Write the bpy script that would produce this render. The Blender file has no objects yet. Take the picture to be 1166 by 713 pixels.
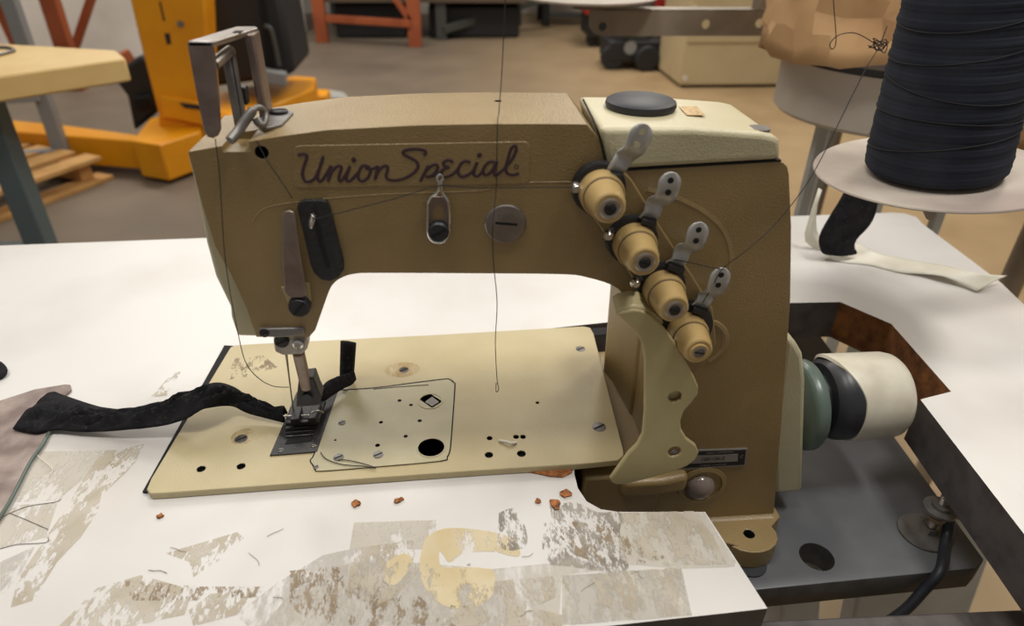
import bpy, bmesh, math, random
from mathutils import Vector, Matrix, noise
random.seed(4)
sc = bpy.context.scene
COL = sc.collection
# ------------------------------------------------------------------ camera model
FPX, CX, CY = 765.0, 583.0, 356.5
def _basis():
    Y = Vector((505-CX, -(-114-CY), -FPX)).normalized()
    A = Vector((1, -0.015, 0))
    X = (A - Y*A.dot(Y)).normalized()
    Z = X.cross(Y)
    return X, Y, Z
BX, BY, BZ = _basis()
R = Matrix((BX, BY, BZ))              # camera -> world
T = .78                               # table top height
PT = .786                             # cloth plate top height
CAM = Vector((0, 0, PT+.35))
def ray(px, py): return R @ Vector((px-CX, -(py-CY), -FPX))
def onz(px, py, z):
    d = ray(px, py); return CAM + d*((z-CAM.z)/d.z)
def ony(px, py, y):
    d = ray(px, py); return CAM + d*((y-CAM.y)/d.y)
YF = .362
YB = .432
def F(pts, y=YF): return [ony(a, b, y) for a, b in pts]
def G(pts, z=T): return [onz(a, b, z) for a, b in pts]

# ------------------------------------------------------------------ materials
def srgb(c):
    return tuple(((v/255)/12.92 if v/255 <= .04045 else (((v/255)+.055)/1.055)**2.4) for v in c)
def mat(name, c, rough=.5, metal=0., c2=None, nscale=20., lo=.4, hi=.65, bump=0., bscale=300., spec=.5, coat=0., detail=4., grain=None, gscale=400., trans=0.):
    m = bpy.data.materials.new(name); m.use_nodes = True
    nt = m.node_tree; b = nt.nodes['Principled BSDF']
    b.inputs['Roughness'].default_value = rough; b.inputs['Metallic'].default_value = metal
    b.inputs['Specular IOR Level'].default_value = spec
    b.inputs['Coat Weight'].default_value = coat
    b.inputs['Transmission Weight'].default_value = trans
    geo = nt.nodes.new('ShaderNodeTexCoord')
    col = None
    if c2 is None: b.inputs['Base Color'].default_value = (*srgb(c), 1)
    else:
        n = nt.nodes.new('ShaderNodeTexNoise'); n.inputs['Scale'].default_value = nscale; n.inputs['Detail'].default_value = detail
        nt.links.new(geo.outputs['Object'], n.inputs['Vector'])
        r = nt.nodes.new('ShaderNodeValToRGB')
        r.color_ramp.elements[0].position = lo; r.color_ramp.elements[1].position = hi
        r.color_ramp.elements[0].color = (*srgb(c), 1); r.color_ramp.elements[1].color = (*srgb(c2), 1)
        nt.links.new(n.outputs['Fac'], r.inputs['Fac'])
        col = r.outputs['Color']
        if grain:
            n2 = nt.nodes.new('ShaderNodeTexNoise'); n2.inputs['Scale'].default_value = gscale; n2.inputs['Detail'].default_value = 3
            nt.links.new(geo.outputs['Object'], n2.inputs['Vector'])
            r2 = nt.nodes.new('ShaderNodeValToRGB'); r2.color_ramp.elements[0].position = .6; r2.color_ramp.elements[1].position = .72
            r2.color_ramp.elements[0].color = (0, 0, 0, 1); r2.color_ramp.elements[1].color = (1, 1, 1, 1)
            nt.links.new(n2.outputs['Fac'], r2.inputs['Fac'])
            mx = nt.nodes.new('ShaderNodeMix'); mx.data_type = 'RGBA'
            nt.links.new(r2.outputs['Color'], mx.inputs['Factor']); nt.links.new(col, mx.inputs['A'])
            mx.inputs['B'].default_value = (*srgb(grain), 1)
            col = mx.outputs['Result']
        nt.links.new(col, b.inputs['Base Color'])
    if bump > 0:
        nb = nt.nodes.new('ShaderNodeTexNoise'); nb.inputs['Scale'].default_value = bscale; nb.inputs['Detail'].default_value = 2
        nt.links.new(geo.outputs['Object'], nb.inputs['Vector'])
        bp = nt.nodes.new('ShaderNodeBump'); bp.inputs['Strength'].default_value = bump; bp.inputs['Distance'].default_value = .001
        nt.links.new(nb.outputs['Fac'], bp.inputs['Height']); nt.links.new(bp.outputs['Normal'], b.inputs['Normal'])
    return m
def patchmat(name, c, c2, thr=.45, soft=.05, nscale=60., rough=.5):
    """worn residue: an irregular film that has partly flaked off"""
    m = mat(name, c, rough, c2=c2, nscale=nscale*.5, lo=.35, hi=.65, detail=6, spec=.3)
    nt = m.node_tree; b = nt.nodes['Principled BSDF']; out = nt.nodes['Material Output']
    g = nt.nodes['Texture Coordinate']
    mp = nt.nodes.new('ShaderNodeMapping'); mp.inputs['Location'].default_value = (random.random()*9, random.random()*9, 0)
    mp.inputs['Rotation'].default_value = (0, 0, .5); mp.inputs['Scale'].default_value = (1, .40, 1)
    n = nt.nodes.new('ShaderNodeTexNoise'); n.inputs['Scale'].default_value = nscale; n.inputs['Detail'].default_value = 7; n.inputs['Roughness'].default_value = .62
    nt.links.new(g.outputs['Object'], mp.inputs['Vector']); nt.links.new(mp.outputs['Vector'], n.inputs['Vector'])
    r = nt.nodes.new('ShaderNodeValToRGB'); r.color_ramp.elements[0].position = thr; r.color_ramp.elements[1].position = thr+soft
    r.color_ramp.elements[1].color = (*[.4 if name == 'rust_stain' else .8]*3, 1)
    n3 = nt.nodes.new('ShaderNodeTexNoise'); n3.inputs['Scale'].default_value = nscale*6; n3.inputs['Detail'].default_value = 5
    nt.links.new(mp.outputs['Vector'], n3.inputs['Vector'])
    ad = nt.nodes.new('ShaderNodeMath'); ad.operation = 'MULTIPLY_ADD'; ad.inputs[1].default_value = .45; ad.inputs[2].default_value = -.225
    nt.links.new(n3.outputs['Fac'], ad.inputs[0])
    a2 = nt.nodes.new('ShaderNodeMath'); a2.operation = 'ADD'; nt.links.new(ad.outputs[0], a2.inputs[0]); nt.links.new(n.outputs['Fac'], a2.inputs[1])
    nt.links.new(a2.outputs[0], r.inputs['Fac'])
    nt.links.new(r.outputs['Color'], b.inputs['Alpha'])
    return m
M = {}
M['body'] = mat('tan_wrinkle_enamel', (133, 110, 67), .40, c2=(147, 123, 79), nscale=14, bump=.38, bscale=900, spec=.8)
M['arm_top'] = M['body']
M['lid'] = mat('cream_wrinkle_enamel', (184, 175, 142), .4, c2=(193, 184, 152), nscale=18, bump=.3, bscale=900)
M['plate'] = mat('worn_cream_enamel', (172, 156, 116), .42, c2=(188, 174, 136), nscale=11, lo=.3, hi=.6, bump=.25, bscale=1000, detail=8)
M['slide'] = mat('greenish_cream_enamel', (170, 161, 128), .38, c2=(179, 170, 138), nscale=30, bump=.2, bscale=1200)
M['guard'] = mat('cream_guard_enamel', (176, 162, 118), .4, c2=(184, 170, 126), nscale=20, bump=.3, bscale=900)
M['dark'] = mat('black_void', (10, 10, 10), .8)  # black colour also stands in for shade inside holes, slots and gaps
M['black'] = mat('blackened_steel', (24, 23, 24), .5, c2=(46, 43, 42), nscale=60, bump=.3, bscale=500)
M['crackle'] = mat('black_crackle_paint', (22, 22, 24), .55, c2=(36, 36, 38), nscale=300, bump=.6, bscale=1500)
M['rubber'] = mat('black_rubber', (34, 36, 42), .5)
M['steel'] = mat('brushed_steel', (170, 165, 160), .32, .9, c2=(140, 132, 126), nscale=40, bump=.1, bscale=600)
M['dull'] = mat('dull_grey_steel', (128, 125, 121), .45, .6, c2=(104, 99, 95), nscale=60)
M['arm'] = mat('satin_grey_steel', (186, 186, 184), .4, .35, c2=(160, 158, 154), nscale=60)
M['pink'] = mat('warm_worn_steel', (150, 136, 128), .42, .75, c2=(128, 112, 104), nscale=50, bump=.15, bscale=400)
M['chrome'] = mat('chrome', (215, 215, 215), .15, 1.)
M['knob'] = mat('tan_plastic', (184, 156, 104), .33, c2=(174, 146, 94), nscale=50, coat=.1)
M['script'] = mat('dark_plum_lettering', (62, 40, 44), .5)
M['decal'] = mat('varnished_tan_decal', (134, 111, 69), .36, c2=(146, 123, 80), nscale=14, bump=.3, bscale=900, spec=.8)
M['white'] = mat('white_laminate', (216, 213, 209), .42, c2=(200, 194, 187), nscale=7, lo=.42, hi=.78, detail=10)
M['band'] = mat('grey_edge_band', (86, 80, 78), .55, c2=(70, 64, 62), nscale=60, bump=.2, bscale=200)
M['pboard'] = mat('raw_particleboard', (140, 88, 40), .85, c2=(92, 52, 20), nscale=60, lo=.35, hi=.65, bump=.8, bscale=300, detail=8)
M['chip'] = mat('chipped_particleboard', (176, 112, 60), .85, c2=(96, 56, 30), nscale=220, bump=1, bscale=500)
M['board'] = mat('painted_grey_board', (78, 79, 82), .42, c2=(104, 106, 108), nscale=9, lo=.35, hi=.7, bump=.15, bscale=60, detail=6)
M['boarde'] = mat('painted_board_edge', (70, 70, 70), .6, c2=(54, 54, 54), nscale=60, bump=.5, bscale=90)
M['fabric'] = mat('black_dusty_cloth', (30, 30, 33), .95, c2=(46, 45, 47), nscale=60, lo=.35, hi=.7, bump=.5, bscale=900, grain=(62, 58, 56), gscale=300, spec=.1)
M['thread'] = mat('charcoal_thread', (42, 40, 40), .9)
M['yarn'] = mat('navy_black_yarn', (40, 43, 52), .9, c2=(50, 53, 62), nscale=20, spec=.2)
M['disc'] = mat('stained_grey_disc', (196, 186, 172), .4, c2=(164, 150, 142), nscale=12, lo=.35, hi=.65, spec=.4)
M['paper'] = mat('brown_kraft_paper', (198, 158, 112), .75, c2=(182, 140, 96), nscale=8, bump=.3, bscale=60)
M['ribbon'] = mat('white_paper_ribbon', (226, 222, 208), .7, c2=(214, 208, 190), nscale=30)
M['galv'] = mat('galvanised_bar', (150, 138, 122), .5, .35, c2=(124, 112, 96), nscale=9)
M['drum'] = mat('grey_drum_paint', (184, 174, 160), .5)
M['lightgrey'] = mat('light_grey_paint', (176, 176, 170), .5, c2=(166, 166, 160), nscale=10)
M['green'] = mat('grey_green_enamel', (92, 106, 98), .3, c2=(82, 96, 88), nscale=20)
M['wheelw'] = mat('grubby_cream_plastic', (214, 208, 190), .35, c2=(180, 168, 146), nscale=22, lo=.5, hi=.8, detail=7)
M['wheelb'] = mat('black_plastic', (42, 42, 46), .38)
M['dome'] = mat('cloudy_dome', (126, 112, 104), .2, spec=.6)
M['dirtplate'] = mat('smudged_brown_sheet', (128, 112, 106), .4, c2=(172, 156, 148), nscale=45, lo=.42, hi=.66, detail=8, metal=.2)
M['wood'] = mat('pale_birch', (222, 190, 128), .5, c2=(210, 176, 112), nscale=6)
M['pallet'] = mat('pallet_pine', (206, 160, 98), .8, c2=(186, 138, 80), nscale=8)
M['benchleg'] = mat('slate_blue_steel', (84, 96, 98), .5)
M['postgrey'] = mat('grey_post', (140, 142, 142), .5)
M['yellow'] = mat('forklift_yellow', (236, 160, 14), .42, c2=(226, 146, 10), nscale=4)
M['orange'] = mat('rack_orange', (168, 88, 50), .55, c2=(150, 74, 40), nscale=6)
M['rackgrey'] = mat('rack_grey_green', (72, 74, 70), .6)
M['blackbg'] = mat('matt_black', (34, 34, 36), .6)
M['red'] = mat('toolbox_red', (176, 44, 30), .5)
M['beige'] = mat('beige_cabinet', (202, 184, 146), .6, c2=(192, 174, 136), nscale=3)
M['gold'] = mat('gold_sticker', (182, 146, 76), .35, .5, c2=(110, 84, 40), nscale=500)
M['tie'] = mat('yellowed_cable_tie', (150, 126, 96), .5)
M['label'] = mat('black_label', (22, 24, 30), .4)
M['silverl'] = mat('silver_label_ink', (150, 146, 140), .4, .5)
M['wall'] = mat('white_wall', (222, 214, 204), .8, c2=(190, 182, 172), nscale=1.2)
M['inwood'] = mat('shelf_board', (96, 80, 64), .8)
M['p_beige'] = patchmat('beige_tape_residue', (203, 195, 180), (186, 174, 153), .44, .10, 95)
M['p_solid'] = patchmat('old_tape', (208, 202, 190), (200, 192, 178), .36, .16, 70)
M['p_yellow'] = patchmat('yellowed_glue', (224, 210, 176), (214, 194, 150), .36, .12, 80)
M['p_grey'] = patchmat('grey_grime', (138, 130, 118), (172, 164, 152), .46, .12, 150)
M['p_brown'] = patchmat('brown_grime', (168, 152, 128), (142, 122, 96), .52, .07, 170)
M['p_light'] = patchmat('thin_film', (204, 199, 191), (196, 190, 180), .40, .22, 60, .3)
M['p_film'] = patchmat('pale_tape_film', (208, 202, 190), (200, 193, 180), .26, .30, 40, .35)
M['p_rust'] = patchmat('rust_stain', (186, 150, 92), (180, 146, 92), .40, .5, 60)
def floor_mat():
    m = mat('stained_lit_concrete', (104, 93, 80), .55, c2=(130, 116, 100), nscale=1.6, lo=.3, hi=.7, detail=8, spec=.3)
    nt = m.node_tree; b = nt.nodes['Principled BSDF']
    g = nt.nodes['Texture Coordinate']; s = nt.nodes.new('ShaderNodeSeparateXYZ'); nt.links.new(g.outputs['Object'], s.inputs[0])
    mr = nt.nodes.new('ShaderNodeMapRange'); mr.inputs['From Min'].default_value = -.2; mr.inputs['From Max'].default_value = 1.6  # warm tone of the lit right-hand floor is mixed into the colour
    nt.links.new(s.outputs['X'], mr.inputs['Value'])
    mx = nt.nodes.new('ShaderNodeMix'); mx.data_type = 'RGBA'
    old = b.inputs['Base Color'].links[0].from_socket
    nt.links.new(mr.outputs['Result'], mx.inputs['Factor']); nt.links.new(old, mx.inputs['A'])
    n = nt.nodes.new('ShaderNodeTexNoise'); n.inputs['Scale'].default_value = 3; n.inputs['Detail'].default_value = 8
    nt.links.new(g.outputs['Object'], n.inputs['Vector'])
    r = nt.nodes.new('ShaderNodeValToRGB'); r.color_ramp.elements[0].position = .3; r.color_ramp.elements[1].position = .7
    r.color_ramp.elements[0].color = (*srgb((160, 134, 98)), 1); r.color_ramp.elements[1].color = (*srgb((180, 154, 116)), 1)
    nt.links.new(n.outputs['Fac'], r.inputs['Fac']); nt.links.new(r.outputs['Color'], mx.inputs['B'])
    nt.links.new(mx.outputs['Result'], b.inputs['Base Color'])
    return m
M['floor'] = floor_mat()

# ------------------------------------------------------------------ mesh helpers
class MB:
    def __init__(s): s.v = []; s.f = []; s.mi = []
    def add(s, vs, fs, mi=0):
        o = len(s.v); s.v += [Vector(a) for a in vs]; s.f += [tuple(i+o for i in f) for f in fs]; s.mi += [mi]*len(fs); return s
    def prism(s, poly, d, side=None, mi=0):
        n = len(poly); d = Vector(d)
        s.add([*poly, *[Vector(p)+d for p in poly]], [tuple(range(n)), tuple(range(2*n-1, n-1, -1))], mi)
        o = len(s.v)-2*n
        for i in range(n):
            j = (i+1) % n
            s.f.append((o+i, o+n+i, o+n+j, o+j)); s.mi.append(side[i] if side else mi)
        return s
    def box(s, a, b, mi=0):
        x0, y0, z0 = a; x1, y1, z1 = b
        return s.add([(x0,y0,z0),(x1,y0,z0),(x1,y1,z0),(x0,y1,z0),(x0,y0,z1),(x1,y0,z1),(x1,y1,z1),(x0,y1,z1)],
                     [(0,3,2,1),(4,5,6,7),(0,1,5,4),(1,2,6,5),(2,3,7,6),(3,0,4,7)], mi)
    def bar(s, a, b, w, h, up=(0,0,1), mi=0):
        a = Vector(a); b = Vector(b); d = (b-a).normalized(); u = Vector(up); r = d.cross(u).normalized(); u = r.cross(d)
        vs = [p+r*sx*w/2+u*sz*h/2 for p in (a, b) for sx, sz in ((-1,-1),(1,-1),(1,1),(-1,1))]
        return s.add(vs, [(0,1,2,3),(7,6,5,4),(0,4,5,1),(1,5,6,2),(2,6,7,3),(3,7,4,0)], mi)
    def lathe(s, c, axis, prof, seg=40, mi=0):
        c = Vector(c); ax = Vector(axis).normalized()
        u = ax.orthogonal().normalized(); w = ax.cross(u); n = len(prof); vs = []; fs = []
        for r, h in prof:
            for k in range(seg):
                t = 2*math.pi*k/seg; vs.append(c+ax*h+(u*math.cos(t)+w*math.sin(t))*max(r, 1e-5))
        for i in range(n-1):
            for k in range(seg):
                k2 = (k+1) % seg; fs.append((i*seg+k, i*seg+k2, (i+1)*seg+k2, (i+1)*seg+k))
        fs.append(tuple(range(seg-1, -1, -1))); fs.append(tuple((n-1)*seg+k for k in range(seg)))
        return s.add(vs, fs, mi)
    def tube(s, pts, r, seg=8, smooth=4, mi=0):
        pts = [Vector(p) for p in pts]
        if smooth > 1 and len(pts) > 2: pts = crom(pts, smooth)
        n = len(pts); vs = []; fs = []; u = None
        for i, p in enumerate(pts):
            d = (pts[min(i+1, n-1)]-pts[max(i-1, 0)]).normalized()
            if u is None: u = d.orthogonal().normalized()
            u = (u-d*u.dot(d)).normalized(); w = d.cross(u)
            rr = r(i/(n-1)) if callable(r) else r
            for k in range(seg):
                t = 2*math.pi*k/seg; vs.append(p+(u*math.cos(t)+w*math.sin(t))*rr)
        for i in range(n-1):
            for k in range(seg):
                k2 = (k+1) % seg; fs.append((i*seg+k, i*seg+k2, (i+1)*seg+k2, (i+1)*seg+k))
        fs.append(tuple(range(seg-1, -1, -1))); fs.append(tuple((n-1)*seg+k for k in range(seg)))
        return s.add(vs, fs, mi)
    def grid(s, rows, mi=0):
        n = len(rows); m = len(rows[0])
        return s.add([p for r in rows for p in r], [(i*m+j, i*m+j+1, (i+1)*m+j+1, (i+1)*m+j) for i in range(n-1) for j in range(m-1)], mi)
def crom(p, k):
    out = []
    for i in range(len(p)-1):
        a = p[max(i-1, 0)]; b = p[i]; c = p[i+1]; d = p[min(i+2, len(p)-1)]
        for j in range(k):
            t = j/k; out.append(.5*((2*b)+(c-a)*t+(2*a-5*b+4*c-d)*t*t+(3*b-a-3*c+d)*t**3))
    out.append(p[-1]); return out
ORG = {}
def org(p): return ORG.get(p.name, Vector((0,0,0))) if p else Vector((0,0,0))
def obj(name, mb, m, parent=None, bevel=0, bseg=2, label=None, smooth=35, solid=0, sub=0, recalc=True):
    me = bpy.data.meshes.new(name)
    if parent: o0 = org(parent)
    else:
        n = len(mb.v); mn = Vector([min(v[i] for v in mb.v) for i in range(3)]); mxx = Vector([max(v[i] for v in mb.v) for i in range(3)])
        o0 = Vector(((mn.x+mxx.x)/2, (mn.y+mxx.y)/2, mn.z))
    me.from_pydata([v-o0 for v in mb.v], [], mb.f)
    ms = m if isinstance(m, (list, tuple)) else [m]
    for x in ms: me.materials.append(x)
    for p, i in zip(me.polygons, mb.mi): p.material_index = i
    if recalc:
        b = bmesh.new(); b.from_mesh(me); bmesh.ops.recalc_face_normals(b, faces=b.faces); b.to_mesh(me); b.free()
    for p in me.polygons: p.use_smooth = True
    me.set_sharp_from_angle(angle=math.radians(smooth))
    o = bpy.data.objects.new(name, me); COL.objects.link(o)
    if parent: o.parent = parent
    else: o.location = o0
    ORG[o.name] = o0
    if solid: q = o.modifiers.new('solid', 'SOLIDIFY'); q.thickness = solid; q.offset = 0
    if sub: q = o.modifiers.new('sub', 'SUBSURF'); q.levels = sub; q.render_levels = sub
    if bevel: q = o.modifiers.new('bevel', 'BEVEL'); q.width = bevel; q.segments = bseg; q.limit_method = 'ANGLE'; q.angle_limit = math.radians(35)
    if label: o['label'] = label
    return o
def cut(o, mb, m):
    """drill holes: boolean applied to the mesh, cutter removed"""
    c = obj('cutter', mb, m); c.location = (0,0,0)
    me = c.data; off = ORG[c.name]
    for v in me.vertices: v.co = v.co + off - org(o)
    if o.parent: c.parent = o.parent
    else: c.location = o.location
    mods = [(q.name) for q in o.modifiers]
    q = o.modifiers.new('cut', 'BOOLEAN'); q.object = c; q.solver = 'EXACT'
    q.material_mode = 'TRANSFER'
    bpy.context.view_layer.update()
    dg = bpy.context.evaluated_depsgraph_get()
    nm = bpy.data.meshes.new_from_object(o.evaluated_get(dg))
    nm.set_sharp_from_angle(angle=math.radians(35))
    o.modifiers.clear(); o.data = nm
    bpy.data.objects.remove(c, do_unlink=True)
def thing(name, loc, label, cat, group=None):
    o = bpy.data.objects.new(name, None); COL.objects.link(o); o.location = loc; o.empty_display_size = .05
    ORG[o.name] = Vector(loc); o['label'] = label; o['category'] = cat
    if group: o['group'] = group
    return o
def tag(o, label, cat, group=None, kind=None):
    o['label'] = label; o['category'] = cat
    if group: o['group'] = group
    if kind: o['kind'] = kind
    return o
def struct(o): o['kind'] = 'structure'; return o
NY = Vector((0, -1, 0))
def circ(c, r, n=24, ax=(0,0,1), sx=1.):
    c = Vector(c); a = Vector(ax).normalized(); u = Vector((1,0,0)) if abs(a.x) < .9 else Vector((0,1,0)); u = (u-a*u.dot(a)).normalized(); w = a.cross(u)
    return [c+u*math.cos(2*math.pi*k/n)*r*sx+w*math.sin(2*math.pi*k/n)*r for k in range(n)]
def slot_screw(name, c, r, ax, m, parent, h=.0012, ang=.6):
    ax = Vector(ax).normalized(); mb = MB().lathe(c, ax, [(r, 0), (r, h*.7), (r*.85, h)], 24)
    o = obj(name, mb, [m], parent)
    u = Vector((1,0,0)) if abs(ax.x) < .9 else Vector((0,1,0)); w = ax.cross(u)
    d = u*math.cos(ang)+w*math.sin(ang); p = Vector(c)+ax*(h+.00005)
    sb = MB().bar(p-d*r*.85, p+d*r*.85, r*.26, .0003, up=ax)
    obj('screw_slot', sb, M['dark'], o)
    return o

# ================================================================== SETTING
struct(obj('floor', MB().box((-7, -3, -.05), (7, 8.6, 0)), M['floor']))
struct(obj('wall_back', MB().box((-7, 8.6, 0), (7, 8.75, 4)), M['wall']))
wl0, wl1 = onz(150, 66, 0), onz(345, 36, 0); wdir = (wl1-wl0).normalized()
wa, wb_ = wl0-wdir*4.5, wl1+wdir*.05
struct(obj('wall_left', MB().prism([wa, wb_, wb_+Vector((-.1,.3,0)), wa+Vector((-.1,.3,0))], (0,0,4)), M['wall']))
struct(obj('wall_right', MB().box((7, -3, 0), (7.15, 8.75, 4)), M['wall']))

# ================================================================== TABLE
tb = thing('sewing_table', (0.0, .5, 0), 'worn white laminate sewing machine table with peeling tape and a cut-out for the machine', 'table')
outer = [Vector((-.95, .19, T))] + G([(874, 693), (803, 583), (704, 583), (684, 580), (668, 571), (658, 556), (654, 540)])
xe = outer[-1].x
back = G([(690, 372), (900, 345), (957, 344), (1015, 369), (1083, 446), (1048, 455)])
outer += [Vector((xe+.003, .37, T)), Vector((xe+.005, back[0].y, T))] + back[1:]
e1 = G([(1166, 608)])[0]; e0 = back[-1]
dr = (e1-e0); outer.append(e0+dr*1.35)
rgt = G([(1166, 347)])[0]
outer += [Vector((.64, e0.y+dr.y*1.35, T)), rgt, *G([(1140, 322), (1052, 256), (1043, 247), (1030, 243), (1015, 242)]), Vector((-.95, .757, T))]
n = len(outer); side = [1]*n
idx = outer.index(back[2]); side[idx] = 2; side[idx+1] = 2
top = obj('tabletop', MB().prism(outer, (0, 0, -.044), side=side), [M['white'], M['band'], M['pboard']], tb)
# steel frame, legs, pedestal
fr = MB(); fr.bar(onz(780, 752, .68), onz(1300, 728, .68), .03, .04)
obj('frame_rail', fr, M['band'], tb, .002)
for x, y in ((-.9, .25), (-.9, .70), (.56, .70), (.60, .27)):
    obj('leg', MB().box((x-.025, y-.025, 0), (x+.025, y+.025, T-.045)), M['lightgrey'], tb, .003)
pd = ony(1090, 600, .40)
ped = MB().prism([*F([(1092, 585), (1118, 596), (1131, 618), (1126, 640), (1104, 700), (1080, 760), (960, 760), (985, 640)], .50)], (0, .03, 0))
obj('pedestal', ped, M['lightgrey'], tb, .004)
obj('pedestal', MB().prism(F([(893, 660), (938, 650), (930, 760), (885, 760)], .42), (0, .04, 0)), M['lightgrey'], tb, .004)
# residue films
def patch(px, m, name='tape_residue', z=.0003, label=None, jag=.0):
    pts = G(px, T+z)
    o = obj(name, MB().add(pts, [tuple(range(len(pts)))]), m, tb, recalc=False)
    if label: o['label'] = label
ZP = [0]
def P(px, m, **k):
    if m in ('p_yellow', 'p_grey'): px = [(q.x, q.y) for q in crom([Vector((a, b, 0)) for a, b in px+px[:1]], 4)][:-1]
    ZP[0] += 1; patch(px, M[m], z=.00006+ZP[0]*.000012, **k)
P([(466,640),(560,648),(640,640),(700,648),(640,655),(636,713),(380,713),(300,713),(330,676),(400,640)], 'p_film')
P([(704,584),(802,583.5),(838,640),(836,646),(776,648),(705,642)], 'p_film')
P([(640,655),(776,647),(788,701),(640,712)], 'p_film')
P([(118,513),(151,511),(140,537),(116,560),(112,582),(92,612),(65,640),(38,684),(12,692),(20,660),(52,612),(78,575),(95,545)], 'p_beige')
P([(47,514),(118,513),(95,545),(66,570),(16,572)], 'p_solid')
P([(16,575),(66,572),(52,612),(0,625),(0,592)], 'p_solid')
P([(0,640),(40,622),(20,660),(0,680)], 'p_light')
P([(135,512),(165,505),(152,530),(120,560),(118,530)], 'p_beige')
P([(110,670),(160,655),(220,672),(210,700),(150,713),(60,720),(90,690)], 'p_beige')
P([(188,630),(270,606),(278,612),(255,635),(220,657),(216,640)], 'p_beige')
P([(140,660),(226,668),(300,668),(296,680),(220,684),(150,684)], 'p_brown')
P([(240,676),(290,672),(270,700),(220,713),(215,695)], 'p_beige')
P([(268,700),(318,662),(368,632),(405,624),(470,640),(560,660),(600,713),(480,730),(300,730)], 'p_light')
P([(403,595),(500,592),(490,625),(398,625)], 'p_solid')
P([(330,650),(380,645),(430,655),(440,690),(420,713),(360,713),(330,690)], 'p_brown')
P([(400,625),(470,615),(478,650),(440,690),(395,680)], 'p_beige')
P([(484,613),(505,602),(545,603),(583,612),(592,626),(588,634),(560,628),(528,630),(512,640),(505,632),(500,628),(505,648),(540,646),(560,652),(562,670),(556,682),(538,693),(512,692),(492,680),(480,660),(478,638)], 'p_yellow', name='glue_stain', label='yellowed round glue stain')
P([(440,640),(460,630),(470,640),(452,665),(440,662)], 'p_yellow')
P([(497,640),(505,646),(558,648),(563,668),(556,683),(535,692),(512,690),(496,676)], 'p_yellow')
P([(568,584),(590,580),(600,620),(570,624)], 'p_grey')
P([(626,576),(655,572),(680,583),(709,585),(705,612),(716,645),(700,652),(650,645),(622,640),(618,612),(628,596)], 'p_grey', name='grime_patch', label='dark grey greasy smudge near the cut-out corner')
P([(618,596),(640,592),(700,600),(718,612),(760,635),(740,640),(700,648),(650,630)], 'p_brown')
P([(708,584),(790,582),(812,610),(828,642),(760,644),(705,625)], 'p_beige')
P([(680,652),(776,646),(786,700),(670,706),(660,670)], 'p_beige')
P([(640,655),(776,648),(788,701),(640,712)], 'p_light')
P([(560,662),(640,655),(650,672),(610,690),(575,700),(540,713),(500,713)], 'p_beige')
P([(425,690),(470,672),(500,700),(520,713),(420,713)], 'p_brown')
P([(560,690),(600,690),(640,700),(640,713),(560,713)], 'p_beige')
P([(196,425),(206,423),(190,450),(172,452)], 'p_beige')
P([(258,404),(330,397),(310,420),(262,436)], 'p_beige')
sr = random.Random(11)
scr = MB()
for k in range(13):
    x, y = sr.uniform(150, 780), sr.uniform(600, 705); a = sr.uniform(-.5, .9); L_ = sr.uniform(5, 22)
    pts = [onz(x+L_*t*math.cos(a)+sr.uniform(-2,2), y+L_*t*math.sin(a)+sr.uniform(-1.5,1.5), T+.0006) for t in (0, .35, .7, 1)]
    scr.tube(pts, .00016+.0001*sr.random(), 5, 3)
obj('scratch_line', scr, mat('scratch_brown', (172, 162, 148), .7), tb)
obj('crack_line', MB().tube(G([(0,590),(30,577),(62,572),(70,568)], T+.0004), .0002, 5, 3), M['band'], tb)
obj('crack_line', MB().tube(G([(0,625),(20,620),(52,618),(55,612)], T+.0004), .0002, 5, 3), M['band'], tb)
obj('crack_line', MB().tube(G([(10,584),(30,592),(55,603)], T+.0004), .0002, 5, 3), M['band'], tb)
def chip(px, r, m='chip', name='laminate_chip'):
    c = onz(*px, T+.0004); n = 11
    pts = [c+Vector((math.cos(2*math.pi*k/n)*r*random.uniform(.6, 1.25), math.sin(2*math.pi*k/n)*r*random.uniform(.6, 1.25), 0)) for k in range(n)]
    obj(name, MB().prism(pts, (0, 0, .0012)), M[m], tb, .0004)
for p, r in (((405,574),.0032),((452,571),.0027),((632,574),.0048),((643,563),.0044),((613,571),.0025),((183,588),.0022),((457,569),.0017)): chip(p, r)
obj('laminate_chip', MB().prism(G([(590,531),(655,526),(651,539),(640,544),(625,543),(612,540),(600,538)], T+.0004), (0,0,.0008)), M['chip'], tb, label='orange broken particleboard under the cloth plate edge')

# black strip painted in for the shaded cut-out gap left of the plate
gb = [onz(163, 562, T+.0002), onz(180, 562, T+.0002), onz(272, 396, T+.0002), onz(256, 395, T+.0002)]
obj('cutout_gap_shade', MB().prism(gb, (0,0,.0018)), M['dark'], tb)
obj('cutout_gap_shade', MB().prism(G([(672,375),(695,373),(697,381),(674,383)], T+.0002), (0,0,.0008)), M['dark'], tb)  # same black strip for the dark gap behind the plate's right corner

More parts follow.
